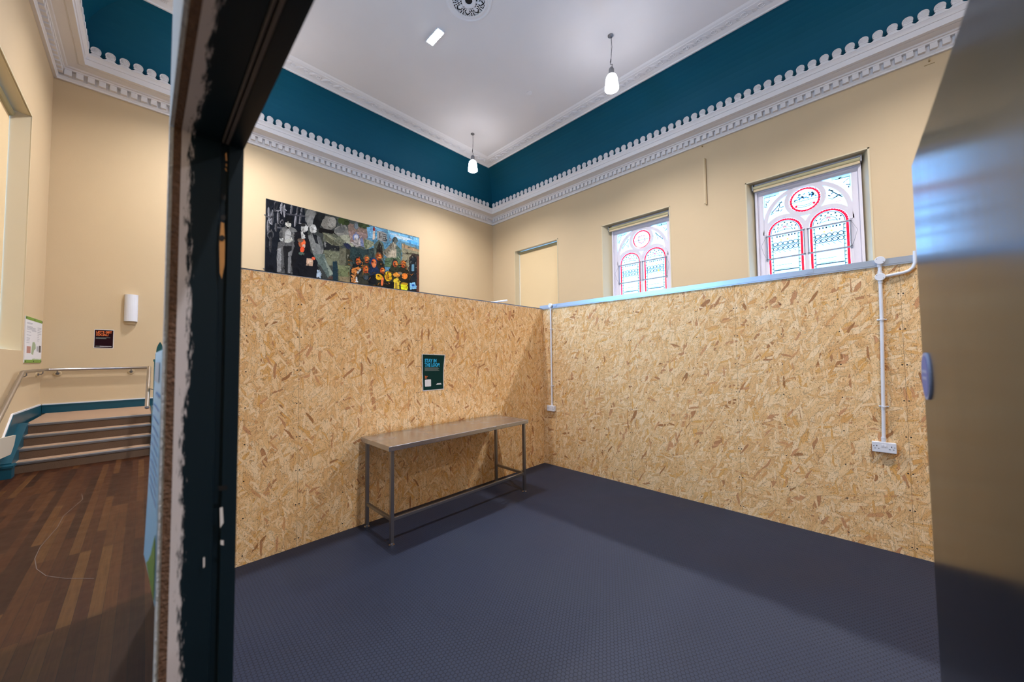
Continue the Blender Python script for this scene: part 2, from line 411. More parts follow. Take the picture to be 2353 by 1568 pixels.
def wall_grid(fn, u0, u1, v0, v1, holes):
    us = sorted({u0, u1, *[h[0] for h in holes], *[h[1] for h in holes]}); vs = sorted({v0, v1, *[h[2] for h in holes], *[h[3] for h in holes]})
    mb = MB()
    for a, b in zip(us, us[1:]):
        for c, d in zip(vs, vs[1:]):
            if any(h[0] <= (a+b)/2 <= h[1] and h[2] <= (c+d)/2 <= h[3] for h in holes): continue
            mb.quad(fn(a, c), fn(b, c), fn(b, d), fn(a, d))
    return mb
WZ0, WZ1 = 1.87, 6.115
WIN = [(-6.81, -4.59), (-2.65, -.40), (1.59, 3.844), (5.80, 8.05)]
mb = MB(); mb.quad((XL, YF, 0), (XL, YB, 0), (XL, YB, 8.4), (XL, YF, 8.4))
struct(mb.build('wall_left', M['cream']), 'tall cream wall that carries the long mural', 'wall')
mb = wall_grid(lambda u, v: (u, YB, v), XL, XR, 0, 8.4, [(a, b, WZ0, WZ1) for a, b in WIN])
struct(mb.build('wall_back', M['cream']), 'cream wall with the stained glass windows', 'wall')
CW = (-6.40, -4.15, 1.87, 5.89)
mb = wall_grid(lambda u, v: (u, YF, v), XL, XR, 0, 8.4, [CW, (-1.9, .35, 1.87, 5.89)])
struct(mb.build('wall_front', M['cream']), 'cream wall at the far left with the blind-covered window above the stairs', 'wall')
mb = MB(); mb.quad((XR, YF, 0), (XR, YB, 0), (XR, YB, 8.4), (XR, YF, 8.4))
struct(mb.build('wall_right', M['cream']), 'cream end wall of the hall beyond the right edge', 'wall')

DA, DB, DC = 1.23, 1.34, 1.23
# ---- cornices: side(s, d, z): s along the wall, d away from the wall
SIDES = {'left': (lambda s, d, z: (XL+d, s, z), YF, YB, DA), 'back': (lambda s, d, z: (s, YB-d, z), XL, XR, DB), 'front': (lambda s, d, z: (s, YF+d, z), XL, XR, DC)}
def ends(side, d):
    fn, a, b, D = SIDES[side]
    return (a+d, b-d) if side == 'left' else (a+d, b)
def ends2(side, t, Dd):
    """ends for the cove/ceiling border where each side has its own projection"""
    fn, a, b, D = SIDES[side]
    return None
def sweep(mb, fn, prof, ends_of):
    for (d0, z0), (d1, z1) in zip(prof, prof[1:]):
        a0, b0 = ends_of(d0); a1, b1 = ends_of(d1)
        mb.quad(fn(a0, d0, z0), fn(b0, d0, z0), fn(b1, d1, z1), fn(a1, d1, z1))
CORN = [(0, 7.60), (.05, 7.60), (.055, 7.625), (.045, 7.64), (.07, 7.665), (.07, 7.80), (.15, 7.80), (.155, 7.83), (.19, 7.835), (.20, 7.865), (.34, 7.885), (.345, 7.893), (.36, 7.893), (.365, 7.882), (.45, 7.882), (.45, 8.00), (.465, 8.005), (.475, 8.05), (.50, 8.085), (.51, 8.09), (.51, 8.105), (.28, 8.105)]
# one palmette of the cresting
def palmette_mesh():
    mb = MB(); fn = lambda u, v, d: (u, d, v)
    # swept base with hooked ears under the shell
    L = [(-.105, 0), (-.105, .012), (-.088, .018), (-.068, .032), (-.054, .052), (-.060, .064), (-.074, .066)]
    c0 = V((0, .125)); arc = [(c0.x - .078*cos(t), c0.y + .078*sin(t)) for t in [radians(a) for a in range(-30, 211, 15)]]
    poly = L + arc + [(-x, y) for x, y in L[::-1]]
    mb.prism(poly, fn, 0, .022)
    rim = [(c0.x - .070*cos(t), -.004, c0.y + .070*sin(t)) for t in [radians(a) for a in range(-32, 213, 12)]]
    mb.tube(rim, .009, 6)
    for a in range(-10, 191, 25):
        t = radians(a); p0 = V((0, -.004, .075)); p1 = V((-.055*cos(t), -.004, c0.y + .052*sin(t)))
        mb.tube([p0, (p0+p1)/2, p1], [.003, .0055, .007], 5)
    mb.tube([(-.05, -.004, .055), (.05, -.004, .055)], .005, 5)
    return mb
pal = palmette_mesh()
def palmette_obj(parent):
    return pal.build('palmette', M['plaster'], parent)
labels = {'left': 'white dentil cornice with shell cresting along the top of the mural wall', 'back': 'white dentil cornice with shell cresting above the stained glass windows', 'front': 'white dentil cornice with shell cresting in the top left corner'}
proto = None
for side in ('left', 'back', 'front'):
    fn, a, b, D = SIDES[side]
    mb = MB(); sweep(mb, fn, CORN, lambda d: ends(side, d))
    e0, e1 = ends(side, .15); s = e0
    while s < min(e1, 6.2) - .1:
        mb.hexa([fn(s, .068, 7.685), fn(s+.10, .068, 7.685), fn(s+.10, .14, 7.685), fn(s, .14, 7.685), fn(s, .068, 7.80), fn(s+.10, .068, 7.80), fn(s+.10, .14, 7.80), fn(s, .14, 7.80)])
        s += .1605
    o = mb.build({'left': 'trim_1', 'back': 'trim_2', 'front': 'trim_3'}[side], M['plaster'])
    struct(o, labels[side], 'cornice')
    e0, e1 = ends(side, .49); n = int((min(e1, 5.4 if side == 'back' else -3.6 if side == 'front' else e1) - e0)/.2085)
    for i in range(n):
        s = e0 + .105 + i*.2085
        if proto is None: q = proto = palmette_obj(o); 
        else: q = proto.copy(); COL.objects.link(q); q.parent = o
        q.matrix_parent_inverse = Matrix.Identity(4)
        q.location = fn(s, .495, 8.105)
        q.rotation_euler = (0, 0, {'left': pi/2, 'back': 0, 'front': pi}[side])

# ---- coved teal frieze, ceiling border, ceiling
def cove(side_pts):
    pass
N = 14
def ring(t_d, z, xr=True):
    """rectangle inset by (dA,dB,dC) = t_d from the three walls; the right end runs to the end wall"""
    dA, dB, dC = t_d
    return [(XL+dA, YF+dC, z), (XL+dA, YB-dB, z), (XR, YB-dB, z), (XR, YF+dC, z)]
mb = MB(); rings = []
for i in range(N+1):
    t = i/N*pi/2; k = 1-cos(t)
    rings.append(ring([.28+(D-.28)*k for D in (DA, DB, DC)], 8.10+1.24*sin(t)))
for (p, q) in zip(rings, rings[1:]):
    for i in range(3):
        j = (i+1) % 4
        if i == 2: continue
        mb.quad(p[i], p[j], q[j], q[i])
    mb.quad(p[3], p[0], q[0], q[3])
mb.quad((XR, YF, 8.1), (XR, YB, 8.1), (XR, YB, 9.4), (XR, YF, 9.4))
o = mb.build('ceiling', M['teal']); struct(o, 'deep teal coved frieze curving between the cornice and the flat ceiling', 'ceiling')
BORD = [(-.012, 9.338), (-.012, 9.315), (.03, 9.300), (.05, 9.305), (.055, 9.325), (.16, 9.345), (.40, 9.345), (.41, 9.352), (.47, 9.362), (.52, 9.380)]
mb = MB(); rr = [ring([D+w for D in (DA, DB, DC)], z) for w, z in BORD]
for p, q in zip(rr, rr[1:]):
    for i, j in ((0, 1), (1, 2), (3, 0)): mb.quad(p[i], p[j], q[j], q[i])
# running scroll relief
def scroll(mb, O, ax, ay, k):
    """spiral with trailing fronds in the plane spanned by ax (along) and ay (across)"""
    P = lambda u, v: V(O) + V(ax)*u*k + V(ay)*v*k + V((0, 0, -.004))
    sp = [P(.075*(1-t*.9)*cos(9.5*t+.6), .075*(1-t*.9)*sin(9.5*t+.6)) for t in [i/18 for i in range(19)]]
    mb.tube(sp, .010, 4)
    for q in range(5):
        w = .02*q
        mb.tube([P(.03+w*1.3, -.085+w*.3), P(.10+w*1.2, -.04+w*.5), P(.14+w, .03+w*.6), P(.15+w*1.7, .095)], [.006, .010, .009, .004], 4)
yb = YB-DB-.28; x = XL+DA+.45
while x < 3.6: scroll(mb, (x, yb, 9.343), (1, 0, 0), (0, 1, 0), 1.05); x += .315
xa = XL+DA+.28; y = YB-DB-.45
while y > -4.2: scroll(mb, (xa, y, 9.343), (0, -1, 0), (-1, 0, 0), 1.05); y -= .315
struct(mb.build('trim_4', M['plaster']), 'white moulded border with scroll relief framing the flat ceiling', 'moulding')
mb = MB(); q = ring([D+.52 for D in (DA, DB, DC)], HC); mb.quad(*q)
struct(mb.build('ceiling', M['ceil']), 'flat off-white ceiling panel above the pendant lamps', 'ceiling')
# hairline crack in the ceiling
# ---- baseboards on the landing side
TL = .638
mb = MB(); mb.box((XL+.0, -5.88, TL), (XL+.03, -4.28, TL+.14)); mb.box((XL, -5.88, TL+.14), (XL+.036, -4.28, TL+.165))
struct(mb.build('baseboard_left', M['tealgloss']), 'teal skirting board along the landing under the handrail', 'skirting board')
FR = lambda u, v, d: (u, YF+d, v)
mb = MB()
top = [(XL, TL+.165), (-5.98, TL+.20), (-5.05, .255), (-5.05, 0), (XL, 0)]
mb.prism(top, FR, 0, .03)
struct(mb.build('baseboard_front', M['tealgloss']), 'sloping teal skirting board following the stairs at the left edge', 'skirting board')
mb = MB()
for (a, b) in (((XL, TL+.165), (-5.98, TL+.20)), ((-5.98, TL+.20), (-5.05, .255))):
    mb.prism([a, b, (b[0], b[1]+.022), (a[0], a[1]+.022)], FR, 0, .02)
mb.box((XL, -5.88, TL+.165), (XL+.02, -4.28, TL+.187))
struct(mb.build('trim_5', M['whitepaint']), 'thin white line along the top of the teal skirting', 'trim')

# ================================================================== WINDOWS
def stained_window(idx, x0, x1, label, crest):
    gc = (x0+x1)/2 + (.01 if idx == 3 else .11); w = 1.67; gl, gr = gc-w/2, gc+w/2
    YG = 6.80; fo0, fo1 = gl-.17, gr+.17
    fn = lambda u, v, d: (u, YG-d, v)
    root = None
    # splayed reveal of the opening
    mb = MB(); zt0, zt1 = WZ1, 5.965; zb = WZ0
    A = [(x0, YB, zb), (x0, YB, zt0), (x1, YB, zt0), (x1, YB, zb)]
    B = [(fo0, YG, zb+.1), (fo0, YG, zt0), (fo1, YG, zt0), (fo1, YG, zb+.1)]
    for i in range(4):
        j = (i+1) % 4; mb.quad(A[i], A[j], B[j], B[i])
    # raised bead around the opening
    for (p, q, r, s_) in ((x0-.03, x0, zb, zt0+.03), (x1, x1+.03, zb, zt0+.03), (x0-.03, x1+.03, zt0, zt0+.03)):
        mb.box((p, YB-.012, r), (q, YB+.005, s_))
    root = mb.build('window_%d' % idx, M['reveal']); struct(root, label, 'window')
    # frame and tracery
    mb = MB()
    for a, b, c, d in ((fo0, gl, zb+.1, zt0), (gr, fo1, zb+.1, zt0), (fo0, fo1, 5.79, zt0), (fo0, fo1, zb+.1, zb+.2)):
        mb.box((a, YG-.06-(.002 if b-a > 1 else 0), c), (b, YG+.03, d))
    for a, b in ((fo0, fo0+.05), (fo1-.05, fo1)): mb.box((a, YG-.11, zb+.1), (b, YG-.05, zt0))
    mb.box((fo0+.002, YG-.113, 5.90), (fo1-.002, YG-.05, zt0-.002))
    def barc(pts, wd, d0, d1):
        pts = [V((p[0], p[1])) for p in pts]
        for i in range(len(pts)-1):
            a, b = pts[i], pts[i+1]
            na = (pts[min(i+1, len(pts)-1)]-pts[max(i-1, 0)]).normalized(); nb = (pts[min(i+2, len(pts)-1)]-pts[i]).normalized()
            pa = V((-na.y, na.x))*wd/2; pb = V((-nb.y, nb.x))*wd/2
            q = [a-pa, b-pb, b+pb, a+pa]
            mb.hexa([fn(*q[0], d0), fn(*q[1], d0), fn(*q[2], d0), fn(*q[3], d0), fn(*q[0], d1), fn(*q[1], d1), fn(*q[2], d1), fn(*q[3], d1)])
    zs, zS, rs = 4.745, 5.00, .385
    arc = lambda cx, cz, r, a0, a1, n=20: [(cx+r*cos(radians(a0+(a1-a0)*i/n)), cz+r*sin(radians(a0+(a1-a0)*i/n))) for i in range(n+1)]
    barc(arc(gc, zS, .80, 180, 0, 28), .09, -.02, .046)                 # great arch
    barc([(gl+.02, zS), (gl+.02, zb+.2)], .09, -.02, .049); barc([(gr-.02, zS), (gr-.02, zb+.2)], .09, -.02, .049)
    for s in (-1, 1): barc(arc(gc+s*.415, zs, .40, 180, 0, 22), .09, -.02, .06)  # two lights
    barc(arc(gc, 5.45, .355, 0, 360, 30), .09, -.02, .063)               # roundel
    barc([(gc, 4.92), (gc, zb+.2)], .085, -.02, .066)                    # mullion
    mb.build('tracery', M['frame'], root)
    # the lit glass behind
    mb = MB(); mb.quad(fn(gl, zb+.15, 0), fn(gr, zb+.15, 0), fn(gr, 5.83, 0), fn(gl, 5.83, 0))
    mb.build('clear_glass', M['glass'], root)
    def ribbon(mb, pts, wd, d):
        pts = [V((p[0], p[1])) for p in pts]
        for i in range(len(pts)-1):
            a, b = pts[i], pts[i+1]; n = (b-a)
            if n.length < 1e-6: continue
            n = V((-n.y, n.x)).normalized()*wd/2*(2.2 if mb is led else 1.4)
            mb.quad(fn(*(a-n), d), fn(*(b-n), d), fn(*(b+n), d), fn(*(a+n), d))
    red = MB(); led = MB(); pink = MB(); yel = MB(); blu = MB(); cy = MB(); bars = MB()
    for s in (-1, 1):
        c = gc+s*.415
        ribbon(red, arc(c, zs, .325, 180, 0, 22), .036, .004)
        for e in (-1, 1): ribbon(red, [(c+e*.325, zs), (c+e*.325, zb+.2)], .036, .004)
        ribbon(led, arc(c, zs, .285, 180, 0, 22), .007, .006); ribbon(led, arc(c, zs, .16, 170, 10, 12), .006, .006)
        for a in range(15, 180, 15):
            t = radians(a); k0, k1 = (.19, .215) if (a//15) % 2 else (.235, .27)
            ribbon(led, [(c+k0*cos(t), zs+k0*sin(t)), (c+k1*cos(t), zs+k1*sin(t))], .016, .006)
            ribbon(led, [(c+.352*cos(t), zs+.352*sin(t)), (c+.372*cos(t), zs+.372*sin(t))], .010, .0075)
        ribbon(pink, arc(c, zs+.115, .035, 200, -20, 8), .03, .005); ribbon(led, [(c, zs+.11), (c, zs+.06)], .006, .006)
        ribbon(led, [(c-.15, zs+.05), (c, zs+.075), (c+.15, zs+.05)], .006, .006)
        # roundel quarries
        for r in range(6):
            zc = 4.47 - r*.115 if r < 3 else 4.0 - (r-3)*.115
            if r >= 2: continue
            for q in range(5):
                ribbon(led, [(c-.255+q*.103, zc-.0575), (c-.2035+q*.103, zc-.115)], .005, .0065); ribbon(led, [(c-.2035+q*.103, zc-.0), (c-.152+q*.103, zc-.0575)], .005, .0065) if q < 4 else None
                xc = c-.205+q*.103
                ribbon(led, arc(xc, zc, .047, 0, 360, 10), .0085, .006)
        for k in range(14):
            zc = 4.66-k*.09
            for e in (-1, 1): ribbon(led, [(c+e*.255, zc), (c+e*.296, zc)], .0085, .0075)
        for e in (-1, 1): ribbon(cy, [(c+e*.268, 4.68), (c+e*.268, 3.3)], .014, .005); ribbon(led, [(c+e*.255, 4.68), (c+e*.255, 3.3)], .004, .006)
        ribbon(led, [(c-.29, 4.43), (c+.29, 4.43)], .006, .007); ribbon(led, [(c-.2, 3.93), (c+.12, 3.93)], .005, .006)
        ribbon(led, [(c-.25, 3.80), (c+.25, 3.80)], .012, .006); ribbon(cy, [(c-.18, 3.825), (c+.1, 3.835)], .02, .006)
        if idx == 3 or s == 1:
            ribbon(yel, [(c-.10, 4.555), (c-.07, 4.575)], .03, .007); ribbon(yel, [(c+.03, 4.555), (c+.065, 4.575)], .03, .007)
        if idx == 2 and s == 1: ribbon(yel, [(c+.08, 4.345), (c+.13, 4.345)], .06, .008)
        ribbon(cy, [(c-.02, 4.67), (c+.02, 4.67)], .04, .007)
        for q in range(7): ribbon(led, [(c-.18+q*.06, 4.66), (c-.15+q*.06, 4.66)], .018, .006)
        # corner spandrels and the slips between the arches
        for (u, v) in ((.52, 5.62), (.60, 5.52), (.70, 5.35), (.74, 5.24), (.62, 5.42), (.48, 5.52), (.55, 5.33), (.45, 5.40), (.66, 5.28), (.70, 5.72), (.76, 5.62), (.79, 5.50), (.65, 5.76), (.56, 5.58), (.66, 5.44), (.73, 5.30), (.60, 5.36), (.50, 5.44), (.68, 5.36), (.74, 5.70), (.78, 5.56), (.72, 5.64), (.52, 5.36), (.77, 5.68), (.47, 5.32)):
            a = random.uniform(0, pi); l = random.uniform(.02, .05)
            ribbon(random.choice((led, led, cy, led, pink)), [(gc+s*u-l*cos(a), v-l*sin(a)), (gc+s*u+l*cos(a), v+l*sin(a))], random.uniform(.005, .010), .006)
        ribbon(led, [(gc+s*.45, 5.55), (gc+s*.56, 5.42), (gc+s*.68, 5.30)], .010, .006); ribbon(pink, [(gc+s*.42, 5.26), (gc+s*.55, 5.22), (gc+s*.65, 5.22)], .012, .006)
        ribbon(cy, [(gc+s*.50, 5.765), (gc+s*.82, 5.765)], .035, .004); ribbon(led, [(gc+s*.56, 5.74), (gc+s*.82, 5.74)], .007, .006); ribbon(cy, [(gc+s*.815, 5.75), (gc+s*.815, 5.5)], .02, .004)
        # ventilator bars
        for z in (4.70, 4.10): bars.box((c-.40, YG-.075, z-.018), (c+.40, YG-.045, z+.018))
        for e in (-1, 1): bars.box((c+e*.375-.012, YG-.075, 4.10), (c+e*.375+.012, YG-.05, 4.70))
    ribbon(red, arc(gc, 5.45, .275, 0, 360, 30), .034, .004)
    ribbon(led, [(gc-.30, 5.43), (gc+.30, 5.43)], .006, .007)
    for a in range(0, 360, 24):
        t = radians(a); ribbon(led, [(gc+.30*cos(t), 5.45+.30*sin(t)), (gc+.318*cos(t), 5.45+.318*sin(t))], .008, .006)
    if crest == 'shield':
        sh = [(-.10, .10), (-.06, .085), (0, .105), (.06, .085), (.10, .10), (.095, .0), (.10, -.07), (.05, -.10), (0, -.13), (-.05, -.10), (-.10, -.07), (-.095, 0), (-.10, .10)]
        ribbon(red, [(gc+a, 5.45+b) for a, b in sh], .016, .006)
        for a, b in sh: ribbon(led, [(gc+a*1.12-.008, 5.45+b*1.12), (gc+a*1.12+.008, 5.45+b*1.12)], .014, .007)
    else:
        for i in range(26):
            a, b = random.uniform(-.21, .21), random.uniform(.02, .15); t = random.uniform(0, pi)
            ribbon(blu if i % 3 else led, [(gc+a-.025*cos(t), 5.45+b-.02*sin(t)), (gc+a+.025*cos(t), 5.45+b+.02*sin(t))], .016, .006)
        ribbon(led, [(gc-.15, 5.30), (gc-.05, 5.275), (gc+.05, 5.275), (gc+.14, 5.31)], .006, .006); ribbon(led, [(gc-.15, 5.34), (gc-.05, 5.315), (gc+.05, 5.315), (gc+.14, 5.35)], .006, .006)
        for s in (-1, 1): ribbon(red, [(gc+s*.15, 5.31), (gc+s*.19, 5.33)], .04, .006)
    red.build('red_glass_border', M['gred'], root, fix=False); led.build('leading', M['lead'], root, fix=False)
    for m_, nm, mt in ((pink, 'pink_glass', 'gpink'), (yel, 'yellow_glass', 'gyel'), (blu, 'blue_glass', 'gblue'), (cy, 'pale_blue_glass', 'gcyan')):
        if m_.v: m_.build(nm, M[mt], root, fix=False)
    bars.build('ventilator_bars', M['bar'], root)
    # stay wires of the hopper lights
    mb = MB()
    for s in (-1, 1):
        xx = gc+s*.80
        mb.tube([(xx, YG-.06, 4.70), (xx+s*.10, YG-.14, 4.45), (xx+s*.05, YG-.12, 4.25), (xx, YG-.07, 4.12)], .004, 5)
    mb.build('stay_wire', M['bar'], root)
    return root
def blind_rolled(x0, x1, label, grp):
    t = thing('roller_blind', label, 'roller blind', ((x0+x1)/2, 6.62, 5.98), grp)
    mb = MB(); mb.tube([(x0, 6.63, 6.0), (x1, 6.63, 6.0)], .055, 12); mb.build('cassette', M['cassette'], t, smooth=False)
    mb = MB(); mb.box((x0+.02, 6.575, 5.895), (x1-.02, 6.605, 5.945)); mb.build('bottom_bar', M['trunk'], t)
    for x in (x0, x1):
        mb = MB(); mb.box((x-.012, 6.57, 5.93), (x+.012, 6.69, 6.08)); mb.build('end_bracket', M['grey'], t)
    return t
stained_window(2, *WIN[1], 'stained glass window with a red shield in its roundel', 'shield')
stained_window(3, *WIN[2], 'larger-looking stained glass window with a blue crest in its roundel, beside the steel door', 'crest')
blind_rolled(-2.47, -.46, 'rolled-up cream roller blind at the head of the red shield window', None)
blind_rolled(1.70, 3.74, 'rolled-up cream roller blind at the head of the blue crest window', None)
# the fourth window of the row, reflected in the steel door
stained_window(4, *WIN[3], 'stained glass window of the same row beyond the right edge', 'shield')
# window 1: blind fully down
def blind_window(idx, mapf, x0, x1, zb, zt, label, blab, flip):
    """mapf(u,d,v): d = depth into the wall"""
    mb = MB(); dep = .34
    A = [(x0, zb), (x0, zt), (x1, zt), (x1, zb)]; k = .11
    B = [(x0+k, zb+.06), (x0+k, zt), (x1-k, zt), (x1-k, zb+.06)]
    for i in range(4):
        j = (i+1) % 4; mb.quad(mapf(A[i][0], 0, A[i][1]), mapf(A[j][0], 0, A[j][1]), mapf(B[j][0], dep, B[j][1]), mapf(B[i][0], dep, B[i][1]))
    for (p, q, r, s_) in ((x0-.03, x0, zb, zt+.03), (x1, x1+.03, zb, zt+.03), (x0-.03, x1+.03, zt, zt+.03)):
        c = [mapf(a, b, d) for d in (r, s_) for a, b in ((p, -.012), (q, -.012), (q, .005), (p, .005))]; mb.hexa(c)
    root = mb.build('window_%d' % idx, M['reveal']); struct(root, label, 'window')
    mb = MB(); mb.quad(mapf(x0+k, dep-.02, zb), mapf(x1-k, dep-.02, zb), mapf(x1-k, dep-.02, zt), mapf(x0+k, dep-.02, zt)); mb.build('clear_glass', M['glass' if blab else 'bigglass'], root)
    if not blab: return
    t = thing('roller_blind', blab, 'roller blind', mapf((x0+x1)/2, .2, zt-.1))
    mb = MB(); bx0, bx1 = x0+.075, x1-.075
    mb.tube([mapf(bx0, .20, zt-.065), mapf(bx1, .20, zt-.065)], .05, 12); mb.build('cassette', M['cassette'], t)
    mb = MB(); n = 10
    c = [mapf(a, b, d) for d in (zb+.10, zt-.08) for a, b in ((bx0, .205), (bx1, .205), (bx1, .208), (bx0, .208))]; mb.hexa(c); mb.build('fabric', M['blind'], t)
    mb = MB(); c = [mapf(a, b, d) for d in (zb+.075, zb+.10) for a, b in ((bx0, .197), (bx1, .197), (bx1, .215), (bx0, .215))]; mb.hexa(c); mb.build('bottom_bar', M['trunk'], t)
blind_window(1, lambda u, d, v: (u, YB+d, v), *WIN[0], WZ0, WZ1+.02, 'window covered by a lowered cream blind, left of the stained glass', 'lowered cream roller blind in the window nearest the room corner', False)
blind_window(5, lambda u, d, v: (u, YF-d, v), CW[0], CW[1], CW[2], CW[3], 'tall window covered by a lowered blind at the far left edge', 'lowered cream roller blind at the far left edge with blue daylight down its side', True)
blind_window(6, lambda u, d, v: (u, YF-d, v), -1.9, .35, 1.87, 5.89, 'unseen window beside the doorway, left unshaded to add blue daylight', None, True)  # unseen window; its glow is added to light the leaflet and frame edge

# ================================================================== BOOTH WALLS
TH = .09
mb = MB(); mb.box((-TH, -4.34, 0), (0, TH, HT)); struct(mb.build('wall_booth_left', M['osbA']), 'strand board booth wall on the left, behind the steel table', 'wall')
mb = MB(); mb.box((0, 0, 0), (BX1, TH, HT)); struct(mb.build('wall_booth_back', M['osbB']), 'strand board booth wall below the stained glass windows', 'wall')
mb = MB(); mb.box((BX1, -4.34, 0), (BX1+TH, TH, HT)); struct(mb.build('wall_booth_right', M['osbA']), 'strand board booth wall hidden behind the steel door', 'wall')
# front partition: skewed by one degree, plasterboard outside
JX, HX = 2.87, 3.80
mb = MB(); yo = lambda x: -4.4393 + (JX-x)*.029
mb.hexa([(0, yo(0), 0), (JX-.03, yo(JX-.03), 0), (JX-.03, -4.34, 0), (0, -4.34, 0), (0, yo(0), HT), (JX-.03, yo(JX-.03), HT), (JX-.03, -4.34, HT), (0, -4.34, HT)])
mb.box((HX+.05, -4.4393, 0), (BX1+TH, -4.34, HT)); mb.box((JX-.03, -4.4393, 2.115), (HX+.05, -4.34, HT))
struct(mb.build('wall_booth_front', M['pboard']), 'thin booth partition the doorway is cut into', 'wall')

# steel channel along the tops
ZT0, ZT1 = 2.428, 2.492
t = thing('steel_channel', 'pale blue-grey metal channel along the top of the board wall under the windows', 'metal channel', (2.5, 0, HT))
mb = MB(); mb.box((-.05, -.006, ZT0+.013), (BX1, -.001, ZT1)); mb.box((-.05, -.001, ZT1-.003), (BX1, TH+.004, ZT1)); mb.box((-.05, TH, HT-.02), (BX1, TH+.004, ZT1)); mb.build('flange', M['galv'], t)
mb = MB(); mb.box((0.0, -.010, ZT0), (BX1, -.001, ZT0+.010)); mb.build('lower_lip', M['galv'], t)
for x in (.262, 3.323):
    mb = MB(); mb.box((x-.03, -.010, ZT0+.018), (x+.03, -.005, ZT1-.006))
    for dx in (-.014, .014): mb.lathe([(.006, -.002), (.006, .003)], (x+dx, -.011, (ZT0+ZT1)/2), 8, 1)
    mb.build('joint_plate', M['galv'], t)
mb = MB(); mb.box((-TH-.004, -4.3, HT-.0), (.003, .0, HT+.006)); mb.box((-.0, -4.3, HT-.004), (.003, 0, HT+.006))
tag(mb.build('steel_channel', M['galv']), 'thin metal capping along the top of the board wall under the mural', 'metal channel')

# ================================================================== DOOR FRAME
t = thing('door_frame', 'dark painted timber door frame with ragged paint and raw chipboard edge in the foreground', 'door frame', (JX, -4.39, 0))
yA, yB_, yC, yD = -4.4395, -4.4345, -4.4245, -4.338
DX = lambda u, v, d: (d, u, v)
def layer(name, y0, y1, m, proud=0.):
    mb = MB()
    x = JX - proud
    mb.box((x-.03, y0, 0), (x, y1, 2.08)); o = mb.build(name+'_jamb', m, t)
    mb = MB(); mb.box((x-.03, y0, 2.08+proud), (HX+.03, y1, 2.115)); mb.build(name+'_head', m, t)
    mb = MB(); mb.box((HX+proud, y0, 0), (HX+.03+proud, y1, 2.08)); mb.build(name+'_hinge_jamb', m, t)
layer('plasterboard', yA, yB_, M['pboard'], .003)
layer('chipboard', yB_, yC, M['chip'], .0)
# painted lining with a shallow rebate
mb = MB(); prof = [(yC, 0), (-4.372, 0), (-4.371, .004), (-4.3605, .004), (-4.3595, -.001), (yD, -.001)]
for (a, da), (b, db) in zip(prof, prof[1:]):
    mb.quad((JX-da, a, 0), (JX-db, b, 0), (JX-db, b, 2.08), (JX-da, a, 2.08))
mb.quad((JX+.001, yD, 0), (JX-.03, yD, 0), (JX-.03, yD, 2.08), (JX+.001, yD, 2.08))
mb.build('lining_jamb', M['jamb'], t)
mb = MB()
for (a, da), (b, db) in zip(prof, prof[1:]):
    mb.quad((JX-.03, a, 2.08+da), (JX-.03, b, 2.08+db), (HX+.03, b, 2.08+db), (HX+.03, a, 2.08+da))
mb.quad((JX-.03, yD, 2.079), (HX+.03, yD, 2.079), (HX+.03, yD, 2.115), (JX-.03, yD, 2.115))
mb.build('lining_head', M['jamb'], t)
mb = MB(); mb.box((HX, yC, 0), (HX+.03, yD, 2.08)); mb.build('lining_hinge_jamb', M['jambplain'], t)
for y0, y1 in ((-4.3708, -4.3682), (-4.3655, -4.3610)):
    mb = MB(); mb.box((JX+.004, y0, 2.0765), (HX, y1, 2.0845)); mb.build('seal_strip', M['seal'], t)
# chipped lock rebate showing bare wood, with screw holes
J = lambda x, y: at(0, JX+.0005, x, y)
def jpatch(name, pts, m, off=.0008):
    mb = MB(); vs = [J(*q) for q in pts]; vs = [(v.x+off, v.y, v.z) for v in vs]; mb.add(vs, [tuple(range(len(vs)))]); mb.build(name, m, t, fix=False)
jpatch('bare_wood_patch', [(507, 512), (514, 515), (516, 560), (515, 610), (509, 642), (504, 628), (503, 560)], M['barewood'], .0045)
for cx, cy, r in ((513, 456, 5.5), (512, 502, 6), (509, 549, 6.5)):
    jpatch('screw_hole', [(cx+r*cos(a*pi/5), cy+1.1*r*sin(a*pi/5)) for a in range(10)], M['dark'], .0052)
for q in ([(517, 356), (520, 352), (521, 372), (518, 372)], [(518, 378), (521, 380), (520, 386), (518, 384)], [(516, 390), (518, 388), (521, 396), (519, 396)]): jpatch('paint_chip', q, M['barewood'], .0045)
for q in ([(504, 1166), (511, 1164), (513, 1200), (505, 1212)], [(506, 1240), (513, 1240), (513, 1252), (506, 1250)], [(466, 1280+0), (470, 1278), (470, 1300), (466, 1304)]): jpatch('paint_chip', q, M['paper'], .0045)
jpatch('screw_hole', [(500, 1116), (520, 1114), (522, 1124), (503, 1127)], M['dark'], .0048)

# ================================================================== STEEL DOOR
HY = -4.335; hinge = V((3.798, HY, 0)); far = V((3.770, -3.415, 0)); dv = (far-hinge).normalized(); nv = V((-dv.y, dv.x, 0))   # nv points to -x (visible face)
DR = lambda u, v, d: tuple(hinge + dv*u - nv*d + V((0, 0, v)))
DWID = (far-hinge).length
t = thing('steel_door', 'open brushed stainless steel door at the right edge', 'door', tuple(hinge))
mb = MB(); mb.hexa([DR(0, .012, .0), DR(DWID, .012, 0), DR(DWID, .012, .044), DR(0, .012, .044), DR(0, 2.05, 0), DR(DWID, 2.05, 0), DR(DWID, 2.05, .044), DR(0, 2.05, .044)])
mb.build('door_leaf', M['steel'], t, bevel=.003)
for z in (.25, 1.05, 1.85):
    mb = MB(); c = DR(-.004, z, -.003); mb.lathe([(.007, -.05), (.007, .05)], c, 10); mb.build('hinge', M['leg'], t)
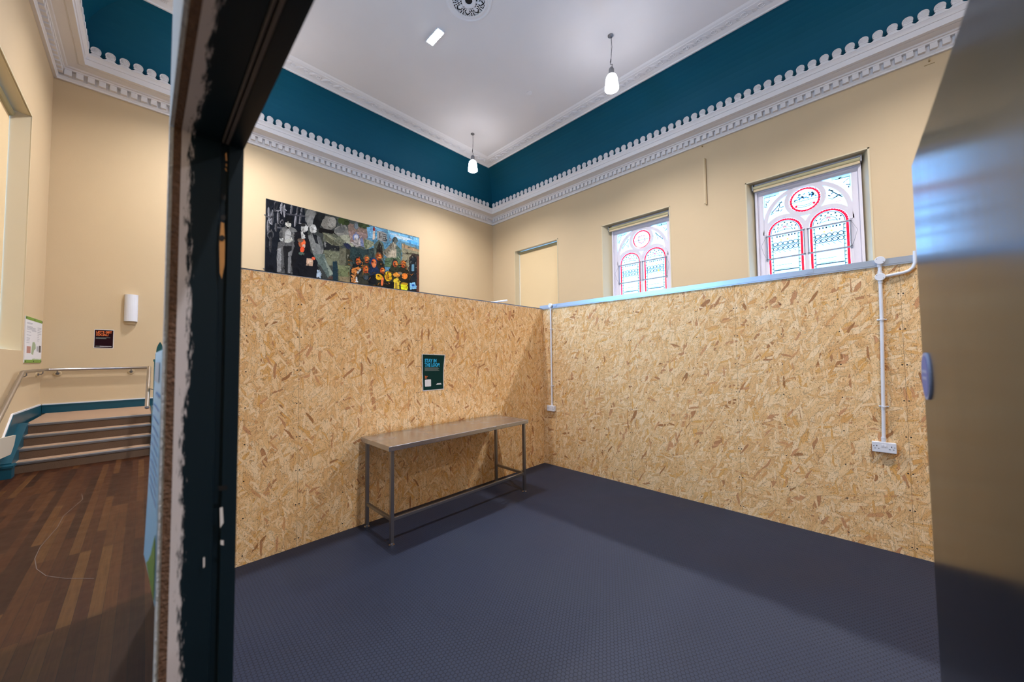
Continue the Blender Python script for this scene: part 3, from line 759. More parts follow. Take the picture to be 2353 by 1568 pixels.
# disc sign
_d = _f + (2131.5-CX)/F_PX*R_ - (865-CY)/F_PX*U_; cs = CAM + _d*((hinge-CAM).dot(nv)/_d.dot(nv)); cu_ = (V(cs)-hinge).dot(dv)
t2 = thing('door_sign', 'round blue sign with a pale rim fixed to the steel door', 'sign', DR(cu_, cs.z, -.001))
DS = lambda u, v, d: DR(cu_+u, cs.z+v, -d)
def disc(fn, r, d0, d1, n=36): return [(r*cos(2*pi*k/n), r*sin(2*pi*k/n)) for k in range(n)], fn, d0, d1
mb = MB(); mb.prism(*disc(DS, .0425, 0, .003)); mb.build('rim', M['signline'], t2)
mb = MB(); mb.prism(*disc(DS, .0375, .002, .0036)); mb.build('face', M['signblue'], t2)
for v0, hw in ((.006, .026), (-.006, .023)):
    mb = MB(); mb.hexa([DS(a, b, c) for c in (.0036, .0040) for a, b in ((-hw, v0), (hw, v0), (hw, v0+.005), (-hw, v0+.005))]); mb.build('lettering_line', M['signline'], t2)

# curled leaflet on the outside of the partition
t = thing('leaflet', 'curling pale laminated leaflet, coloured blue for the daylight on it, on the outer side of the door frame', 'leaflet', (2.65, -4.45, 1.45))
def leaf(u, v, d):
    """u 0..1 away from the doorway, v 0..1 up"""
    x = 2.855 - .34*u; z = 1.281 + .42*v - .035*(1-v)*u
    hangout = (.0125 + .0095*(1-v)**1.2)*(u**1.05)
    return (x, yo(x) - .0012 - hangout - d, z)
def leafsheet(u0, u1, v0, v1, d, n=10):
    mb = MB()
    for i in range(n):
        for j in range(n):
            a0, a1 = u0+(u1-u0)*i/n, u0+(u1-u0)*(i+1)/n; b0, b1 = v0+(v1-v0)*j/n, v0+(v1-v0)*(j+1)/n
            mb.quad(leaf(a0, b0, d), leaf(a1, b0, d), leaf(a1, b1, d), leaf(a0, b1, d))
    return mb
leafsheet(0, 1, 0, 1, 0).build('sheet', M['leaf_lit_blue'], t, smooth=True)
mb = MB(); poly = [(.05, .01), (.70, .02), (.55, .06), (.38, .12), (.22, .20), (.10, .26), (.05, .18)]
mb.add([leaf(u, v, .001) for u, v in poly], [tuple(range(len(poly)))]); mb.build('green_flourish', M['leafgreen'], t, fix=False)
for i, v in enumerate((.80, .745, .69, .64, .60, .56, .52, .48, .44, .40, .36)):
    leafsheet(.12, .85 if i else .6, v, v+(.014 if i == 0 else .006), .0012, 4).build('text_line', M['leafink'], t)
leafsheet(.25, .9, .86, .95, .0011, 5).build('printed_picture', M['ptext'], t)

# ================================================================== STAIRS, RAILS
t = thing('staircase', 'short flight of four brown carpeted steps up to the landing', 'stairs', (-6.3, -5.05, 0))
y0, y1 = -5.83, -4.337; g_, h_ = .277, .1595
for i in range(4):
    xr = -5.475 - i*g_; z1 = (i+1)*h_
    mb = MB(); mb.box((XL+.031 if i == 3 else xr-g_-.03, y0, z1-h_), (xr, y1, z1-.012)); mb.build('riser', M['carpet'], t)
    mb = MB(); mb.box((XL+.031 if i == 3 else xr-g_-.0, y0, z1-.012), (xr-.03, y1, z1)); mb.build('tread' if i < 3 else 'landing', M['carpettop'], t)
    mb = MB(); mb.prism([(xr-.035, z1+.003), (xr+.012, z1+.003), (xr+.014, z1-.005), (xr+.012, z1-.034), (xr+.004, z1-.034), (xr, z1-.014), (xr-.035, z1-.012)], lambda u, v, d: (u, d, v), y0, y1); mb.build('nosing', M['nosing'], t)
# teal closed strings at both ends
mb = MB(); mb.prism([(-6.42, TL+.01), (-6.30, TL+.03), (-5.30, .20), (-5.30, 0), (-5.55, 0), (-6.42, .5)], lambda u, v, d: (u, YF+d, v), .03, .125); mb.box((-5.34, YF+.03, 0), (-5.16, YF+.15, .155)); mb.box((-5.36, YF+.03, .155), (-5.14, YF+.165, .185))
mb.build('string', M['tealgloss'], t)
mb = MB(); mb.prism([(XL+.031, TL+.02), (-6.25, TL+.02), (-5.47, .20), (-5.47, 0), (XL+.031, 0)], lambda u, v, d: (u, d, v), -4.3365, -4.310); mb.build('string', M['tealgloss'], t)
# pale angular panel
_q = [at(1, -5.77, *q) for q in ((37, 1000), (33, 1022), (25, 1045), (0, 1056), (-70, 1082), (-70, 1024), (0, 1008))]
mb = MB(); mb.prism([(q.x, q.z) for q in _q], lambda u, v, d: (u, d, v), -5.77, -5.80)
tag(mb.build('stair_side_panel', M['creampanel'], bevel=.004), 'pale cream angular panel against the teal stair string at the left edge', 'panel')
# newel with leaf finial
t = thing('newel_post', 'green newel post with a pointed leaf finial behind the leaflet', 'newel post', (-5.43, -4.30, 0))
mb = MB(); mb.box((-5.465, -4.335, 0), (-5.395, -4.262, 1.66)); mb.build('post', M['green'], t)
mb = MB(); mb.box((-5.48, -4.345, 1.66), (-5.38, -4.215, 1.70)); mb.box((-5.475, -4.320, 1.70), (-5.385, -4.212, 1.80)); mb.build('cap', M['green'], t)
mb = MB(); yc = -4.265
lf = [(-.045, 0), (-.047, .05), (-.040, .11), (-.022, .17), (0, .215), (.022, .17), (.040, .11), (.047, .05), (.045, 0)]
mb.prism([(yc+a, 1.80+b) for a, b in lf], lambda u, v, d: (d, u, v), -5.455, -5.405)
mb.tube([(-5.40, yc+a*.92, 1.805+b*.94) for a, b in lf], .005, 5)
for k in (-70, -45, -20, 0, 20, 45, 70):
    a = radians(k); L = .085+.06*cos(a)**2
    mb.tube([(-5.402, yc, 1.83), (-5.402, yc+L*.45*sin(a)*1.0, 1.83+L*cos(a)*.95)], [.003, .006], 5)
mb.build('finial', M['green'], t)

def bracket(t, base, rail, wall_n):
    """round wall rose and bent arm under the rail"""
    base, rail, n = V(base), V(rail), V(wall_n)
    mb = MB(); ax = 0 if abs(n.x) > .5 else 1; sgn = n.x if ax == 0 else n.y
    mb.lathe([(.055, 0), (.055, .012*sgn), (.045, .020*sgn)], base, 20, ax); mb.build('wall_rose', M['trunk'], t)
    mb = MB(); mb.lathe([(.028, .018*sgn), (.024, .03*sgn)], base, 14, ax)
    mb.tube([base+n*.02, base+n*.06, rail-V((0, 0, .06)), rail-V((0, 0, .02))], .008, 8); mb.build('bracket', M['grey'], t)
t = thing('handrail', 'long polished steel handrail running around the landing walls and down the stairs', 'handrail', (XL+.08, -5.835, 1.515))
k0 = at(1, YF+.08, 52, 856)
rpts = [(XL+.085, -4.36, 1.517), (XL+.085, -5.79, 1.515), (XL+.098, -5.822, 1.515), (XL+.13, -5.835, 1.515), (k0.x-.03, -5.835, 1.513), (k0.x, -5.835, 1.508), (k0.x+.03, -5.835, 1.495), (-4.85, -5.835, .93), (-4.0, -5.835, .52)]
mb = MB(); mb.tube(rpts, .029, 12); mb.build('rail_tube', M['rail'], t, smooth=True)
for y in (-5.70, -4.66): bracket(t, (XL, y, 1.43), (XL+.085, y, 1.515), (1, 0, 0))
for x in (-6.35, -7.75): bracket(t, (x, YF, 1.43), (x, -5.835, 1.512), (0, 1, 0))
t = thing('handrail', 'short steel handrail sloping down in front of the green newel post', 'handrail', (-5.5, -4.35, 1.2))
a = at(0, -6.05, 345, 845) - V((0, .012, 0)); b = at(0, -4.95, 340, 937) - V((0, .012, 0))
mb = MB(); mb.tube([(-6.4, a.y-.0, a.z), (-6.12, a.y, a.z), a, (a+(b-a)*.06), b], .029, 12); mb.build('rail_tube', M['rail'], t, smooth=False)
mb = MB(); mb.lathe([(.030, 0), (.030, -.012)], (b.x, b.y, b.z+.004), 12, 2); mb.build('end_cap', M['grey'], t)
mb = MB(); c = a+(b-a)*.45; mb.tube([c, c-V((0, 0, .07)), V((-5.43, -4.3355, c.z-.09))], .007, 6); mb.build('bracket', M['grey'], t)

# ================================================================== THINGS ON THE LANDING WALLS
LW = lambda u, v, d: (XL+d, u, v)
t = thing('wall_light', 'white half-cylinder wall light to the right of the small maroon poster', 'wall light', (XL, -4.69, 2.87))
yc, hw = -4.692, .108
pr = [(yc+hw*cos(pi*k/12), .03+.085*sin(pi*k/12)) for k in range(13)]
mb = MB(); prof = [(yc-hw, .0)] + pr[::-1] + [(yc+hw, .0)]
mb.prism(prof, lambda u, d, v: (XL+d, u, v), 2.567, 3.173); mb.build('shade', M['white'], t)
mb = MB(); mb.box((XL, yc-.07, 2.50), (XL+.03, yc+.07, 2.567)); mb.build('back_plate', M['trunk'], t)
def quadmap(c00, c10, c11, c01, n):
    """bilinear sheet: u right, v up, d out along n"""
    c00, c10, c11, c01, n = map(V, (c00, c10, c11, c01, n))
    return lambda u, v, d: tuple(c00*(1-u)*(1-v) + c10*u*(1-v) + c11*u*v + c01*(1-u)*v + n*d)
def sheet(name, fn, u0, u1, v0, v1, d0, d1, m, parent, rnd=0., asp=1.):
    mb = MB()
    if rnd:
        poly = []
        for cx, cy, a0 in ((u1-rnd, v1-rnd*asp, 0), (u0+rnd, v1-rnd*asp, 90), (u0+rnd, v0+rnd*asp, 180), (u1-rnd, v0+rnd*asp, 270)):
            poly += [(cx+rnd*cos(radians(a0+k*22.5)), cy+rnd*asp*sin(radians(a0+k*22.5))) for k in range(5)]
        mb.prism(poly, fn, d0, d1)
    else: mb.prism([(u0, v0), (u1, v0), (u1, v1), (u0, v1)], fn, d0, d1)
    return mb.build(name, m, parent)
cor = [at(0, XL, *q) for q in ((215, 800), (260.5, 801), (262, 758.5), (217, 756.5))]
fn = quadmap(*cor, (1, 0, 0))
t = thing('poster', 'small maroon poster reading LET\'S GET SOCIAL! in orange on the landing wall', 'poster', tuple(cor[0]))
sheet('paper', fn, 0, 1, 0, 1, .001, .004, M['paper'], t)
sheet('printed_panel', fn, .03, .97, .025, .965, .004, .006, M['pmaroon'], t)
text_on('heading', "LET'S GET", fn, .118, M['porange'], t, .10, .80, 1.0, .005, .0075, .80)
text_on('heading', 'SOCIAL!', fn, .118, M['porange'], t, .10, .655, 1.0, .005, .0075, .62)
for v in (.555, .525, .497): sheet('text_line', fn, .09, .82 if v > .53 else .62, v, v+.014, .006, .0068, M['pgrey'], t)
sheet('text_line', fn, .30, .90, .085, .115, .006, .0068, M['paper'], t); sheet('text_line', fn, .09, .29, .085, .115, .006, .0068, M['pgrey'], t)
# noticeboard near the corner
cor = [at(1, YF, *q) for q in ((53, 834), (92, 834), (95, 738), (57, 725.5))]
fn = quadmap(*cor, (0, 1, 0))
t = thing('information_board', 'white information board with lime green bands in the corner by the tall window', 'information board', tuple(cor[0]))
sheet('panel', fn, 0, 1, 0, 1, .0, .012, M['paper'], t)
sheet('top_band', fn, 0, 1, .935, 1, .012, .014, M['lime'], t)
sheet('bottom_band', fn, 0, 1, 0, .065, .012, .014, M['lime'], t)
mb = MB()
for k in range(14):
    u = .42+k*.042; mb.prism([(u, .06), (u+.03, .06), (u+.016, .085+.02*random.random())], fn, .0122, .0135)
mb.build('grass_silhouette', M['lime'], t)
for (u0, u1, v) in [(.08, .40, .865), (.08, .36, .845), (.08, .40, .785), (.08, .6, .765), (.08, .55, .745), (.08, .62, .72), (.36, .62, .70), (.08, .30, .665), (.08, .32, .595), (.08, .26, .53), (.08, .24, .50), (.08, .24, .47), (.08, .24, .43), (.70, .95, .80), (.70, .92, .775), (.70, .95, .74), (.70, .93, .70), (.70, .95, .66), (.70, .82, .62), (.70, .80, .58), (.70, .84, .54), (.70, .80, .50)]:
    sheet('text_line', fn, u0, u1, v, v+.013, .012, .0126, M['ptext'], t)
sheet('picture', fn, .10, .32, .21, .36, .012, .0128, M['pinkink'], t)
mb = MB(); mb.prism([(.36, .20), (.46, .17), (.52, .28), (.62, .32), (.60, .42), (.52, .47), (.42, .46), (.38, .34)], fn, .012, .0128); mb.build('map_shape', M['softgreen'], t)
sheet('picture', fn, .82, .95, .24, .40, .012, .0128, M['darkink'], t); sheet('picture', fn, .68, .79, .26, .38, .012, .0128, M['ptext'], t)
for u, v in ((.03, .97), (.5, .97), (.97, .97), (.03, .03), (.5, .03), (.97, .03)):
    mb = MB(); c = fn(u, v, .014); mb.lathe([(.014, 0), (.012, .006)], c, 10, 1); mb.build('fixing_screw', M['black'], t)

# ================================================================== MURAL
def mp(cx, cy, k):   # detail-view pixels of the picture on the wall, k = paint layer
    v = at(0, XL, 590+cx*.17, 440+cy*.17); return (XL+.03+k*.00006, v.y, v.z)
cA, cB, cC_, cD = mp(118, 92, 0), mp(2190, 632, 0), mp(2190, 1700, 0), mp(100, 1500, 0)
ytop = (cA[2]+cB[2])/2; z_bot = 3.95
mL, mR = (cA[1]+cD[1])/2, (cB[1]+cC_[1])/2
t = thing('mural', 'long painted mural of grey figures with chains and a sunlit crowd', 'painting', (XL, (mL+mR)/2, z_bot))
mb = MB(); mb.box((XL, mL, z_bot), (XL+.03, mR, ytop)); mb.build('board', M['black'], t)
P = MB(); layer_k = [1]; SHAPES = []
def pg(pts, col, soft=0):
    k = layer_k[0]; layer_k[0] += 1
    vs = []
    for q in pts:
        v = mp(q[0], q[1], k); vs.append((v[0], min(max(v[1], mL+.012), mR-.012), min(max(v[2], z_bot+.01), ytop-.012)))
    SHAPES.append(([(q[0], q[1]) for q in pts], col))
    P.add(vs, [tuple(range(len(vs)))], tuple(min(.7, 1.5*c**1.25) for c in col))
def el(cx, cy, rx, ry, col, rot=0, n=14):
    c, s = cos(rot), sin(rot)
    pg([(cx+rx*cos(2*pi*i/n)*c-ry*sin(2*pi*i/n)*s, cy+rx*cos(2*pi*i/n)*s+ry*sin(2*pi*i/n)*c) for i in range(n)], col)
BOT = 1900
pg([(100, 60), (900, 250), (900, BOT), (80, BOT)], (.010, .013, .020))
pg([(640, 220), (1120, 340), (1120, BOT), (800, BOT), (700, 700)], (.055, .060, .055))
pg([(1080, 330), (1500, 440), (1500, BOT), (1080, BOT)], (.075, .085, .075))
pg([(1450, 440), (2200, 620), (2200, BOT), (1450, BOT)], (.10, .22, .30))
# chains, light links on the dark ground
for (x, y, w, h, r, g) in [(165, 330, 26, 120, -.1, .14), (205, 360, 24, 110, .05, .11), (250, 200, 30, 80, .1, .06), (285, 350, 22, 100, .0, .12), (330, 230, 26, 80, .05, .16), (370, 270, 18, 90, .0, .18), (150, 470, 24, 90, .0, .12), (180, 590, 58, 60, .0, .07), (180, 720, 24, 110, .0, .05), (465, 240, 22, 80, .1, .10), (520, 390, 20, 95, .12, .17), (590, 330, 20, 120, .16, .10), (545, 260, 18, 60, .1, .07), (255, 490, 24, 60, 0, .07), (330, 430, 30, 50, .3, .10)]:
    el(x, y, w*.8, h, (g*1.5, g*1.5, g*1.6), r); el(x+w*.35, y+4, w*.30, h*.86, (g*.5, g*.5, g*.55), r)
    if w > 28: el(x, y+6, w*.5, h*.7, (.012, .014, .020), r)
pg([(120, 335), (200, 345), (200, 365), (120, 352)], (.08, .08, .09)); pg([(390, 300), (640, 330), (640, 350), (390, 322)], (.07, .07, .08)); pg([(270, 480), (400, 500), (400, 520), (270, 500)], (.09, .09, .10))
# smoke
el(720, 330, 70, 130, (.16, .16, .15), .2); el(735, 420, 60, 90, (.20, .20, .19), 0); el(960, 430, 110, 90, (.20, .19, .165), .4); el(1010, 420, 60, 70, (.27, .26, .23), .2); el(820, 400, 60, 130, (.012, .013, .014), .3); el(870, 330, 50, 70, (.02, .022, .022), .3)
# building strip and battlefield on the left-middle
pg([(830, 490), (1060, 540), (1060, 620), (830, 560)], (.012, .010, .009))
pg([(900, 560), (1120, 600), (1120, 1010), (920, 1010), (880, 760)], (.11, .115, .085)); pg([(900, 800), (1110, 830), (1110, 1000), (950, 1000)], (.17, .175, .12))
pg([(890, 680), (1110, 720), (1110, 810), (900, 790)], (.02, .022, .024)); pg([(905, 690), (935, 700), (930, 760), (908, 750)], (.20, .20, .19))
# man in the top hat
pg([(300, 560), (350, 490), (420, 470), (500, 500), (560, 560), (540, 700), (480, 720), (320, 700)], (.145, .145, .14))
pg([(285, 690), (520, 690), (500, BOT), (270, BOT), (262, 900)], (.10, .10, .10)); pg([(350, 740), (470, 740), (440, BOT), (370, BOT)], (.02, .02, .022)); pg([(275, 780), (330, 760), (320, 1090), (268, 1090)], (.22, .22, .22)); pg([(420, 830), (470, 800), (450, 1110), (415, 1110)], (.16, .16, .16))
pg([(380, 560), (420, 500), (460, 560), (440, 690), (370, 690)], (.30, .30, .29)); el(420, 455, 42, 55, (.40, .39, .35)); pg([(368, 400), (500, 425), (500, 445), (368, 420)], (.008, .008, .010)); pg([(390, 330), (475, 345), (470, 430), (388, 415)], (.010, .011, .013)); pg([(390, 405), (420, 410), (440, 430), (400, 425)], (.015, .015, .016))
pg([(395, 480), (440, 490), (430, 510), (400, 505)], (.01, .01, .012)); el(330, 650, 30, 22, (.38, .38, .36), .4); el(430, 670, 60, 26, (.34, .34, .31), -.2); pg([(300, 560), (340, 540), (350, 640), (300, 640)], (.08, .08, .08))
# second and third grey figures
pg([(500, 560), (600, 530), (680, 580), (720, 760), (700, 1160), (480, BOT), (460, 900), (500, 760)], (.012, .012, .015)); pg([(590, 540), (650, 600), (640, 660), (600, 640)], (.36, .36, .34)); el(635, 500, 45, 60, (.30, .30, .285), .1); el(660, 510, 24, 40, (.43, .43, .41), .1); el(615, 455, 40, 25, (.03, .03, .03), .2)
pg([(690, 600), (760, 570), (860, 640), (900, 800), (870, 880), (760, 860), (720, 740)], (.19, .195, .185)); pg([(750, 860), (900, 850), (960, 1000), (1040, 1130), (960, 1180), (860, 1010), (800, 980)], (.12, .15, .135)); pg([(900, 900), (940, 960), (1030, 1120), (980, 1140)], (.22, .25, .21)); el(755, 510, 46, 60, (.34, .34, .32), .1); el(780, 525, 24, 42, (.46, .46, .44), .1); pg([(745, 580), (800, 590), (830, 720), (790, 700)], (.02, .022, .025)); pg([(800, 590), (860, 630), (900, 780), (870, 800)], (.11, .115, .115))
pg([(980, 1150), (1100, 1150), (1100, 1215), (950, 1180)], (.09, .06, .05))
# bearded man reading, warm lit
pg([(540, 900), (590, 800), (680, 790), (760, 860), (820, 960), (800, BOT), (480, BOT), (490, 1050)], (.010, .011, .016)); pg([(520, 700), (560, 660), (600, 860), (560, 900)], (.012, .012, .015))
el(608, 705, 48, 62, (.30, .10, .045), .1); el(625, 700, 28, 44, (.62, .13, .05), .1); el(585, 665, 40, 28, (.14, .10, .075), .2); el(632, 740, 20, 24, (.40, .30, .24), .1); el(610, 790, 30, 40, (.55, .10, .04), .2); el(600, 845, 40, 22, (.08, .11, .09), .2)
pg([(670, 905), (760, 915), (750, 1015), (660, 1005)], (.42, .30, .22)); el(760, 912, 26, 22, (.62, .12, .06), .2); pg([(690, 935), (730, 940), (725, 985), (685, 980)], (.55, .42, .32))
pg([(810, 1060), (860, 1090), (860, 1180), (800, 1165)], (.36, .42, .48)); pg([(1020, 950), (1080, 950), (1090, BOT), (1020, BOT)], (.018, .042, .055))
# fluttering papers in the middle
pg([(880, 560), (1000, 600), (1160, 720), (1140, 745), (1010, 730), (950, 690)], (.21, .21, .15)); pg([(880, 560), (1010, 650), (1120, 735), (1010, 720), (930, 660)], (.11, .11, .075))
pg([(1040, 560), (1050, 500), (1180, 440), (1215, 500), (1255, 600), (1100, 610)], (.22, .215, .19)); pg([(1100, 600), (1240, 590), (1310, 750), (1270, 750), (1180, 680)], (.30, .30, .23)); pg([(1050, 520), (1180, 445), (1200, 560), (1060, 570)], (.13, .13, .12)); pg([(1030, 680), (1100, 610), (1190, 690), (1160, 735)], (.16, .165, .12)); pg([(1150, 700), (1250, 720), (1290, 790), (1230, 800)], (.028, .035, .07))
# stone building, roof shrubs, laurel ring
pg([(1220, 430), (1500, 490), (1490, 640), (1240, 620)], (.21, .155, .125)); pg([(1240, 540), (1480, 570), (1480, 720), (1260, 700)], (.26, .19, .17)); el(1340, 470, 36, 50, (.13, .14, .14), 0); el(1340, 475, 22, 36, (.20, .23, .25), 0)
el(1160, 400, 70, 60, (.055, .075, .025), .2); el(1210, 430, 40, 35, (.035, .05, .018), 0); el(1440, 470, 90, 35, (.06, .085, .035), .2); el(1400, 450, 40, 30, (.04, .055, .022), 0)
el(1335, 625, 46, 52, (.13, .17, .30)); el(1338, 622, 30, 38, (.40, .40, .42)); pg([(1280, 700), (1330, 640), (1390, 640), (1400, 740), (1330, 755)], (.36, .33, .31)); pg([(1390, 650), (1420, 620), (1450, 760), (1400, 740)], (.17, .19, .28))
pg([(1450, 640), (1580, 690), (1570, 740), (1470, 795), (1440, 740)], (.25, .26, .18)); pg([(1450, 640), (1490, 720), (1470, 790), (1440, 720)], (.14, .16, .09))
# column plinth
pg([(1120, 760), (1260, 790), (1255, 1010), (1110, 1000)], (.14, .135, .095)); pg([(1200, 780), (1260, 790), (1255, 1010), (1200, 1005)], (.055, .055, .035)); pg([(1090, 1000), (1250, 1010), (1250, 1060), (1090, 1050)], (.18, .195, .11)); pg([(1095, 1050), (1250, 1060), (1250, BOT), (1095, BOT)], (.155, .17, .09)); pg([(1110, 1150), (1250, 1160), (1260, BOT), (1110, BOT)], (.22, .18, .11))
# green depths behind the crowd
pg([(1260, 750), (1470, 790), (1620, 760), (1600, 1000), (1300, 1000), (1250, 900)], (.030, .055, .055)); pg([(1500, 800), (1600, 790), (1590, 900), (1500, 900)], (.05, .075, .07))
# sky details, lighthouse, office block
pg([(1480, 490), (1560, 480), (1720, 530), (1700, 640), (1500, 640)], (.16, .32, .44)); pg([(1760, 540), (2190, 640), (2190, 740), (1800, 640)], (.17, .36, .50)); el(1980, 640, 130, 22, (.42, .50, .54), .25); el(2100, 690, 80, 22, (.10, .32, .58), .3); el(1860, 590, 70, 14, (.36, .45, .50), .25)
pg([(1565, 510), (1590, 512), (1592, 660), (1558, 656)], (.48, .40, .33)); pg([(1562, 500), (1592, 504), (1588, 540), (1564, 536)], (.22, .03, .03)); el(1577, 495, 9, 12, (.20, .04, .04)); pg([(1592, 560), (1615, 560), (1615, 600), (1592, 600)], (.03, .20, .32))
pg([(1620, 540), (1690, 545), (1750, 580), (1750, 700), (1620, 660)], (.25, .25, .235)); 
for k in range(4): pg([(1690, 575+k*26), (1750, 590+k*26), (1750, 602+k*26), (1690, 586+k*26)], (.05, .055, .06))
pg([(1650, 560), (1662, 560), (1662, 640), (1650, 640)], (.03, .03, .035))
# arch niche, statue with paper wings
pg([(1580, 720), (1640, 660), (1700, 700), (1720, 800), (1700, 1000), (1590, 1000)], (.10, .12, .095)); pg([(1610, 780), (1650, 680), (1690, 750), (1700, 900), (1610, 900)], (.022, .018, .012))
pg([(1690, 830), (1830, 690), (1890, 730), (1930, 850), (1860, 915), (1760, 905)], (.27, .245, .19)); pg([(1690, 830), (1830, 690), (1820, 760), (1740, 860)], (.17, .15, .11)); pg([(1780, 880), (1850, 740), (1920, 850), (1850, 900)], (.36, .32, .25)); el(1862, 665, 36, 48, (.045, .06, .06)); el(1872, 672, 20, 32, (.10, .12, .11)); pg([(1880, 720), (1950, 800), (1940, 960), (1880, 900)], (.10, .14, .11)); el(1800, 650, 16, 26, (.20, .24, .28)); pg([(1720, 900), (1940, 900), (1960, 1040), (1720, 1020)], (.10, .145, .085))
# stone portal on the right
pg([(1950, 700), (2190, 790), (2190, BOT), (1960, BOT)], (.22, .205, .14)); pg([(1960, 720), (2190, 800), (2190, 830), (1960, 760)], (.30, .21, .13)); pg([(2000, 830), (2190, 850), (2190, 870), (2000, 850)], (.09, .085, .055)); pg([(2050, 900), (2100, 840), (2190, 860), (2190, BOT), (2040, BOT)], (.055, .042, .035)); pg([(2060, 930), (2105, 880), (2150, 900), (2160, BOT), (2060, BOT)], (.020, .025, .030)); pg([(2085, 990), (2120, 990), (2120, 1080), (2085, 1080)], (.11, .20, .26)); pg([(2160, 880), (2190, 880), (2190, BOT), (2150, BOT)], (.12, .055, .035))
# the crowd: (head x, y, r, coat colour, hat)
for (x, y, r, coat, hair, w) in [(1360, 945, 46, (.012, .018, .018), (.02, .02, .015), 150), (1475, 920, 44, (.02, .025, .022), (.14, .105, .05), 90), (1640, 885, 46, (.025, .028, .020), (.17, .075, .025), 110), (1570, 960, 50, (.012, .03, .07), (.015, .05, .12), 110), (1860, 975, 44, (.035, .04, .022), (.03, .04, .035), 130), (1970, 985, 42, (.03, .028, .016), (.20, .09, .03), 110), (1685, 1065, 42, (.028, .026, .014), (.035, .03, .02), 120), (1460, 1050, 50, (.045, .045, .032), (.07, .055, .03), 140)]:
    pg([(x-w*.4, y+r*.9), (x+w*.35, y+r*.9), (x+w*.72, y+w*.95), (x+w*.75, BOT), (x-w*.75, BOT), (x-w*.72, y+w*.9)], coat)
    el(x, y-4, r*1.0, r*1.2, hair); el(x+6, y+8, r*.72, r*1.02, (.40, .085, .022)); el(x+14, y+4, r*.40, r*.72, (.72, .22, .05)); el(x+8, y+r*.75, r*.5, r*.28, (.17, .05, .02)); el(x+4, y-4, r*.5, r*.12, (.05, .015, .008))
pg([(1280, 1050), (1370, 1020), (1400, 1060), (1330, 1120), (1270, 1110)], (.48, .20, .055)); pg([(1260, 1130), (1330, 1120), (1330, BOT), (1290, BOT)], (.50, .24, .09)); pg([(1330, 1160), (1350, 1160), (1360, BOT), (1338, BOT)], (.70, .68, .66)); pg([(1340, 1090), (1400, 1040), (1410, 1060), (1360, 1120)], (.30, .30, .28)); el(1580, 990, 28, 46, (.62, .20, .08), .1); pg([(1430, 1140), (1500, 1140), (1500, 1200), (1440, 1200)], (.055, .07, .08))
el(1640, 1160, 55, 40, (.62, .34, .02), .3); el(1770, 1150, 50, 70, (.66, .36, .02), -.1); el(1760, 1160, 26, 40, (.30, .15, .01), .1); el(1690, 1220, 18, 60, (.60, .16, .06), .1); el(1880, 1130, 50, 32, (.75, .26, .05), .2); el(1990, 1150, 40, 42, (.70, .20, .04), .1); el(1930, 1110, 30, 20, (.20, .17, .12), .1)
pg([(1840, 1200), (1870, 1170), (1900, 1170), (1920, 1210), (1920, BOT), (1840, BOT)], (.56, .42, .05)); pg([(1860, 1240), (1890, 1240), (1890, BOT), (1860, BOT)], (.36, .26, .06)); pg([(1935, 1240), (2035, 1250), (2030, BOT), (1945, BOT)], (.80, .56, .03)); el(1985, 1250, 50, 16, (.35, .22, .02), .1); pg([(2060, 1240), (2130, 1230), (2150, 1320), (2060, 1330)], (.22, .42, .60)); pg([(2085, 1260), (2120, 1258), (2125, 1290), (2085, 1290)], (.04, .14, .38)); pg([(1700, 1220), (1850, 1230), (1840, BOT), (1700, BOT)], (.010, .010, .008)); pg([(1500, 1150), (1600, 1120), (1620, BOT), (1500, BOT)], (.009, .012, .016))
for i in range(120):
    x = random.uniform(1230, 2080); y = random.uniform(930, 1330); a = random.uniform(0, pi); L = random.uniform(12, 40); W_ = random.uniform(3, 9)
    col = random.choice([(.012, .012, .010), (.02, .022, .016), (.06, .045, .022), (.16, .075, .02), (.035, .04, .03), (.28, .13, .03)])
    pg([(x-L*cos(a)-W_*sin(a), y-L*sin(a)+W_*cos(a)), (x-L*cos(a)+W_*sin(a), y-L*sin(a)-W_*cos(a)), (x+L*cos(a), y+L*sin(a))], col)
for i in range(90):
    x = random.uniform(1000, 2150); y = random.uniform(500, 900) + (x-1000)*.12; a = random.uniform(0, pi); L = random.uniform(10, 30); W_ = random.uniform(2, 6); y = max(y, 470+(x-1000)*.26)
    g0 = random.uniform(.05, .30); col = (g0, g0*.98, g0*.8)
    pg([(x-L*cos(a)-W_*sin(a), y-L*sin(a)+W_*cos(a)), (x-L*cos(a)+W_*sin(a), y-L*sin(a)-W_*cos(a)), (x+L*cos(a), y+L*sin(a))], col)
def inside(pt, poly):
    x, y = pt; c = False; n = len(poly)
    for i in range(n):
        (x0, y0), (x1, y1) = poly[i], poly[i-1]
        if (y0 > y) != (y1 > y) and x < (x1-x0)*(y-y0)/(y1-y0)+x0: c = not c
    return c
base_shapes = list(SHAPES)
